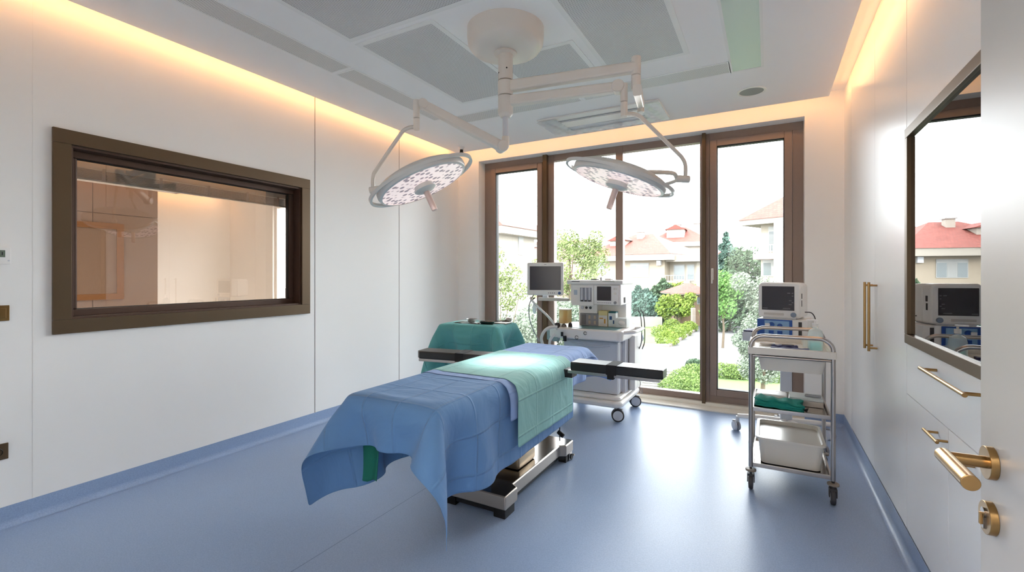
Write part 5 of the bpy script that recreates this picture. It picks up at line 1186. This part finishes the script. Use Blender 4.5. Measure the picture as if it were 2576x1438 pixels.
hg = wall3('hedge', 1752, 800, 1766, 800, 2.4, 1.0, M['leaf_d'], 'tall clipped hedge beside the gate pillar', 'hedge')
# parked car
cb = gnd(1604, 872); ca_ = thing('parked_car', 'dark parked car half hidden beside the anaesthesia machine', 'car', tuple(cb), .3)
CM = Matrix.Translation(cb) @ Matrix.Rotation(.3, 4, 'Z')
def carp(pts, y0_, y1_): return MB().add([V((x, y, z)) for y in (y0_, y1_) for x, z in pts], [tuple(range(len(pts) - 1, -1, -1)), tuple(range(len(pts), 2 * len(pts)))] + [(i, (i + 1) % len(pts), len(pts) + (i + 1) % len(pts), len(pts) + i) for i in range(len(pts))], CM)
obj('body', carp([(-3.6, .35), (.35, .35), (.45, .6), (.4, .85), (-.6, 1.0), (-1.2, 1.5), (-3.0, 1.55), (-3.6, 1.0)], 0, 1.75), M['car'], ca_, bevel=.08)
obj('window_glass', carp([(-.75, 1.02), (-1.25, 1.44), (-2.9, 1.48), (-3.2, 1.02)], -.01, 1.76), M['wing'], ca_)
for x in (-.4, -2.9):
    for y in (0.0, 1.75): obj('wheel', MB().cyl(CM @ V((x, y - .02, .33)), CM @ V((x, y + .1 if y < 1 else y + .02, .33)), .33, n=20), M['blackm'], ca_)

# houses: front edge A-B (bottom left, bottom right of the visible facade), going back by depth
def house(label, A, B, depth, ze, zr, wallm, over=.6, fascia=.45, wins=(), ridge=.35, chim=(), extra=None, name='house', balcony=None, z0=None):
    A = V((A.x, A.y, 0)); B = V((B.x, B.y, 0)); d = (B - A); L = d.length; d.normalize(); n = V((-d.y, d.x, 0))
    if n.dot(A) < 0: n = -n
    rz_ = math.atan2(d.y, d.x); z0 = GZ if z0 is None else z0
    t = thing(name, label, 'house', (A.x, A.y, z0), rz_)
    def Pn(x, y, z): q = A + d * x + n * y; return V((q.x, q.y, z))
    def bxx(x0, y0, z0, x1, y1, z1): 
        return MB().add([Pn(x, y, z) for z in (z0, z1) for x, y in ((x0, y0), (x1, y0), (x1, y1), (x0, y1))], [(3, 2, 1, 0), (4, 5, 6, 7), (0, 1, 5, 4), (1, 2, 6, 5), (2, 3, 7, 6), (3, 0, 4, 7)])
    obj('walls', bxx(0, 0, z0, L, depth, ze - .05), wallm, t, smooth=0)
    obj('eaves', bxx(-over, -over, ze - fascia, L + over, depth + over, ze), M['trimw'], t, smooth=0)
    r0, r1 = L * ridge, L * (1 - ridge); vs = [Pn(-over - .1, -over - .1, ze), Pn(L + over + .1, -over - .1, ze), Pn(L + over + .1, depth + over + .1, ze), Pn(-over - .1, depth + over + .1, ze), Pn(r0, depth / 2, zr), Pn(r1, depth / 2, zr)]
    rf = obj('roof', MB().add(vs, [(0, 1, 5, 4), (1, 2, 5), (2, 3, 4, 5), (3, 0, 4), (3, 2, 1, 0)]), M['tile'], t, smooth=0)
    me = rf.data; uv = me.uv_layers.new(name='UVMap')
    inv = t.rotation_euler.to_matrix().to_4x4()
    for pl_ in me.polygons:
        nn = pl_.normal; side = abs(nn.x) > abs(nn.y)
        for li in pl_.loop_indices:
            co_ = me.vertices[me.loops[li].vertex_index].co
            uv.data[li].uv = ((co_.y if side else co_.x), math.hypot((co_.x if side else co_.y), co_.z))
    for (side, x, zc_, w_, h_, panes) in wins:
        e = .04
        def F_(a0, a1, z0_, z1_, dep0, dep1):
            return bxx(a0, -dep1, z0_, a1, -dep0, z1_) if side == 'f' else (bxx(L + dep0, a0, z0_, L + dep1, a1, z1_) if side == 'r' else bxx(-dep1, a0, z0_, -dep0, a1, z1_))
        fo = obj('window', F_(x - w_ / 2, x + w_ / 2, zc_ - h_ / 2, zc_ + h_ / 2, 0, .06), M['winf'], t, smooth=0)
        pw = (w_ - .08) / panes
        for k in range(panes):
            obj('pane', F_(x - w_ / 2 + .06 + k * pw, x - w_ / 2 + .06 + k * pw + pw - .05, zc_ - h_ / 2 + .08, zc_ + h_ / 2 - .35 * (h_ > 1), .055, .075), M['wing'] if k % 2 == 0 else M['curt'], fo, smooth=0)
    for (x, y, z1, r) in chim:
        c__ = obj('chimney', bxx(x - r, y - r, ze + .3, x + r, y + r, z1), M['trimw'], t, smooth=0)
        obj('chimney_cap', bxx(x - r * 1.3, y - r * 1.3, z1, x + r * 1.3, y + r * 1.3, z1 + .12), M['conc'], c__, smooth=0)
    if extra: extra(t, bxx, Pn, L)
    return t
def dormer(x, y, z, w_, h_, dep):
    def f(t, bxx, Pn, L):
        dm = obj('dormer', bxx(x - w_ / 2, y, z, x + w_ / 2, y + dep, z + h_), M['trimw'], t, smooth=0)
        obj('dormer_window', bxx(x - w_ * .28, y - .06, z + .2, x + w_ * .28, y, z + h_ - .15), M['wing'], dm, smooth=0)
        e = .35; vs = [Pn(x - w_ / 2 - e, y - e, z + h_), Pn(x + w_ / 2 + e, y - e, z + h_), Pn(x, y - e, z + h_ + w_ * .28), Pn(x - w_ / 2 - e, y + dep, z + h_), Pn(x + w_ / 2 + e, y + dep, z + h_), Pn(x, y + dep, z + h_ + w_ * .28)]
        obj('dormer_roof', MB().add(vs, [(0, 1, 2), (5, 4, 3), (0, 2, 5, 3), (1, 4, 5, 2), (0, 3, 4, 1)]), mat('roof_plain', (114, 58, 50), .85) if 'roof_plain' not in MATS else MATS['roof_plain'], dm, smooth=0)
    return f
def zat(v, d): return EYE + (HZ - v) / F * d
# big house in the middle
A = at(1478, 700, 64); B = at(1672, 700, 57)
def ex1(t, bxx, Pn, L):
    dormer(3.5, 2.0, zat(628, 64), 2.3, 1.2, 3.2)(t, bxx, Pn, L)
    bal = obj('bay', bxx(L, 1.6, GZ, L + 3.3, 11, zat(648, 57) - .1), M['plasterA'], t, smooth=0)
    obj('bay_eaves', bxx(L - .2, .2, zat(648, 57) - .5, L + 4.4, 12, zat(642, 57)), M['trimw'], t, smooth=0)
    obj('balcony_wall', bxx(L, -.1, zat(706, 57) - .4, L + 2.6, 1.6, zat(706, 57)), M['plasterA'], t, smooth=0)
    r_ = MB(); zt = zat(693, 57); zb3 = zat(706, 57)
    for k in range(8): r_.add(*(lambda q: (q.v, q.f))(bxx(L + .1 + k * .33, -.05, zb3, L + .14 + k * .33, -.01, zt)))
    r_.add(*(lambda q: (q.v, q.f))(bxx(L + .05, -.07, zt, L + 2.5, .0, zt + .06)))
    obj('balcony_rail', r_, M['winf'], t, smooth=0)
    for x, w_ in ((L + 1.2, .7), (L + 2.6, .45)):
        f_ = obj('balcony_door', bxx(x - w_, 1.54, zb3, x + w_, 1.6, zat(665, 57)), M['winf'], t, smooth=0)
        obj('pane', bxx(x - w_ + .1, 1.52, zb3 + .2, x + w_ - .1, 1.54, zat(668, 57)), M['wing'], f_, smooth=0)
    obj('air_conditioner', bxx(L - .9, -.35, zat(667, 57), L - .4, 0, zat(655, 57)), M['lgrey'], t, smooth=0)
L_ = (B - A).length
house('large beige house with red hip roof in the middle of the window view', A, B, 12, zat(643, 62), zat(592, 67), M['plasterB'], 1.2, .75, [('f', L_ * .20, zat(670, 62), 1.0, 1.0, 1), ('f', L_ * .70, zat(679, 59), 2.5, 1.8, 3), ('f', L_ * .35, zat(755, 62), 1.2, 1.2, 2)], .38, [(L_ * .52, 4.6, zat(585, 64), .4)], ex1)
A = at(1640, 700, 90); B = at(1775, 700, 86)
house('pale red-roofed house behind the large one, below the central post', A, B, 12, zat(608, 88), zat(572, 94), M['trimw'], .8, .9, [('f', 4, zat(630, 88), 1.8, 1.0, 2)], .4, [(4.2, 5, zat(565, 92), .6), (8, 5, zat(564, 92), .6)], dormer(4.2, 1.0, zat(602, 88), 3.2, 2.0, 4))
A = at(1255, 700, 27); B = at(1344, 700, 30.5)
house('cream house with white eaves in the left window pane', A, B, 8, zat(579, 29), zat(579, 29) + 3.0, M['trimw'], .7, .42, [('f', 2.4, zat(619, 29.6), .55, 1.15, 1)], .45, [(.6, 3.4, zat(579, 29) + 2.9, .3)])
A = at(1914, 700, 33); B = at(2060, 700, 30)
def ex4(t, bxx, Pn, L):
    zb4 = zat(638, 32); zt = zat(617, 32)
    obj('corner_pier', bxx(1.35, -1.0, GZ, L, .02, zat(562, 32)), M['plasterA'], t, smooth=0)
    obj('balcony_slab', bxx(-.05, -1.0, zat(652, 32), 1.36, 0, zb4), M['pinkp'], t, smooth=0)
    r_ = MB()
    for k in range(9): q = bxx(.0 + k * .16, -.98, zb4, .03 + k * .16, -.95, zt); r_.add(q.v, q.f)
    q = bxx(-.02, -1.0, zt, 1.35, -.94, zt + .05); r_.add(q.v, q.f)
    obj('balcony_rail', r_, M['winf'], t, smooth=0)
house('cream house with balcony at the right edge of the window view', A, B, 8, zat(550, 32), zat(550, 32) + 3.0, M['plasterA'], 1.0, .35, [('f', .85, zat(603, 33), .62, 1.75, 1), ('f', .75, zat(672, 33), 1.2, 1.3, 2)], .5, (), ex4)
A = at(1850, 700, 80); B = at(1885, 700, 80)
house('small pink house far behind the conifers in the right pane', A, B, 8, zat(640, 80), zat(618, 82), M['pinkp'], .4, .4, (), .4)
A = at(1385, 700, 95); B = at(1450, 700, 98)
house('distant red roof on the hill left of the birch', A, B, 9, zat(612, 96), zat(598, 98), M['pinkp'], .5, .5, [('f', 2, zat(625, 96), .8, .9, 1)], .35)
A = at(1452, 700, 110); B = at(1500, 700, 112)
house('distant pale house on the hill right of the birch', A, B, 9, zat(611, 110), zat(601, 113), M['trimw'], .5, .5, [('f', 2.5, zat(622, 110), .9, .9, 1)], .35)
# shed with tiled roof and a bench-like silhouette in its opening
A = at(1712, 700, 46); B = at(1785, 700, 46)
house('low garden shed with red tiled roof beside the yellow trees', A, B, 4, zat(738, 46), zat(712, 48), mat('shed_beige', (140, 116, 94), .9), .5, .12, [('f', 2.0, zat(756, 46), .8, .7, 1)], .4, name='shed')


# ------------------------------------------------------------------ lights
def area(name, loc, rot, sx, sy, power, col=(1, 1, 1), spread=None):
    l = bpy.data.lights.new(name, 'AREA'); l.shape = 'RECTANGLE'; l.size = sx; l.size_y = sy; l.energy = power; l.color = col
    if spread: l.spread = spread
    o = bpy.data.objects.new(name, l); COL.objects.link(o); o.location = loc; o.rotation_euler = rot; return o
WARM = (1.0, .50, .19)
# warm strips on the edge of the lowered ceiling, washing the walls
zs = ZC + .050; TD = math.radians(50)
area('cove_light_left', (ci[0] - .008, (ci[2] + ci[3]) / 2, zs), (0, PI / 2 - TD, 0), .03, ci[3] - ci[2], 3.9, WARM)
area('cove_light_right', (ci[1] + .008, (ci[2] + ci[3]) / 2, zs), (0, -PI / 2 + TD, 0), .03, ci[3] - ci[2], 4.2, WARM)
area('cove_light_back', ((ci[0] + ci[1]) / 2, ci[3] + .008, zs), (PI / 2 - TD, 0, 0), ci[1] - ci[0], .03, 2.6, WARM)
area('far_room_cove', (-7.635, 1.3, 2.60), (0, PI / 2 - .9, 0), .03, 4.4, 1.6, WARM)
area('far_room_cove_b', (-8.80, 4.3, 2.80), (0, PI / 2 - .9, 0), .03, 1.4, 1.6, WARM)
area('corridor_fill', (-.4, -.9, 2.85), (0, 0, 0), 1.2, 1.2, 40, (1, .98, .96))  # added fill in the unseen corridor, lifts the room from behind the camera
area('far_room_fill', (-5.6, 1.6, 2.52), (0, 0, 0), 1.6, 1.6, 22, (1, .95, .9))  # added fill without a fitting, brightens the room beyond the interior window
def spot(name, c, n, e, ang, r):
    l = bpy.data.lights.new(name, 'SPOT'); l.energy = e; l.spot_size = ang; l.spot_blend = 1.0; l.shadow_soft_size = r; l.color = (1, .97, .94)
    o = bpy.data.objects.new(name, l); COL.objects.link(o); o.location = c + n.normalized() * .05
    o.rotation_euler = n.to_track_quat('-Z', 'Y').to_euler(); return o
tgt = V((-1.46, 2.62, .8))
spot('lamp_beam_left', c1, tgt - c1, 75, math.radians(30), .12)
spot('lamp_beam_right', c2_, tgt - c2_, 75, math.radians(30), .12)
sun = bpy.data.lights.new('sun', 'SUN'); sun.energy = 1.0; sun.angle = math.radians(3); sun.color = (1, .95, .88)
so = bpy.data.objects.new('sun', sun); COL.objects.link(so); so.rotation_euler = Euler((math.radians(64), 0, math.radians(-14)))
W_ = bpy.data.worlds.new('World'); S.world = W_; W_.use_nodes = True
bg = W_.node_tree.nodes['Background']; nt = W_.node_tree
tc = nt.nodes.new('ShaderNodeTexCoord'); nz = nt.nodes.new('ShaderNodeTexNoise'); nz.inputs['Scale'].default_value = 2.4; nz.inputs['Detail'].default_value = 5
mp = nt.nodes.new('ShaderNodeMapping'); mp.inputs['Scale'].default_value = (1, 1, 2.6)
nt.links.new(tc.outputs['Generated'], mp.inputs[0]); nt.links.new(mp.outputs[0], nz.inputs[0])
cr = nt.nodes.new('ShaderNodeValToRGB'); cr.color_ramp.elements[0].position = .35; cr.color_ramp.elements[1].position = .65
cr.color_ramp.elements[0].color = (.86, .92, 1, 1); cr.color_ramp.elements[1].color = (1, 1, 1, 1)
nt.links.new(nz.outputs['Fac'], cr.inputs[0]); nt.links.new(cr.outputs[0], bg.inputs[0])
# hazy sky, with an added glow on the right to brighten the left wall
dt_ = nt.nodes.new('ShaderNodeVectorMath'); dt_.operation = 'DOT_PRODUCT'; dt_.inputs[1].default_value = V((.66, .60, .45)).normalized()
nt.links.new(tc.outputs['Generated'], dt_.inputs[0])
mx0 = nt.nodes.new('ShaderNodeMath'); mx0.operation = 'MAXIMUM'; mx0.inputs[1].default_value = 0; nt.links.new(dt_.outputs['Value'], mx0.inputs[0])
pw_ = nt.nodes.new('ShaderNodeMath'); pw_.operation = 'POWER'; pw_.inputs[1].default_value = 5; nt.links.new(mx0.outputs[0], pw_.inputs[0])
ma_ = nt.nodes.new('ShaderNodeMath'); ma_.operation = 'MULTIPLY_ADD'; ma_.inputs[1].default_value = 6; ma_.inputs[2].default_value = 6.4; nt.links.new(pw_.outputs[0], ma_.inputs[0])
nt.links.new(ma_.outputs[0], bg.inputs[1])

# ------------------------------------------------------------------ camera
cam = bpy.data.cameras.new('camera'); co = bpy.data.objects.new('camera', cam); COL.objects.link(co)
co.location = (0, 0, EYE); co.rotation_euler = (PI / 2, 0, TH)
cam.sensor_width = 36; cam.sensor_fit = 'HORIZONTAL'; cam.lens = 36 * F / 2576; cam.shift_y = -(719 - HZ) / 2576; cam.clip_start = .02; cam.clip_end = 500
S.camera = co
S.view_settings.view_transform = 'Standard'; S.view_settings.look = 'None'; S.view_settings.gamma = 1; S.view_settings.use_curve_mapping = False
S.view_settings.exposure = 1.0
try:
    S.cycles.max_bounces = 14; S.cycles.diffuse_bounces = 10; S.cycles.transparent_max_bounces = 16; S.cycles.caustics_reflective = False; S.cycles.caustics_refractive = False
    S.cycles.sample_clamp_indirect = 6; S.cycles.use_denoising = True
except Exception: pass
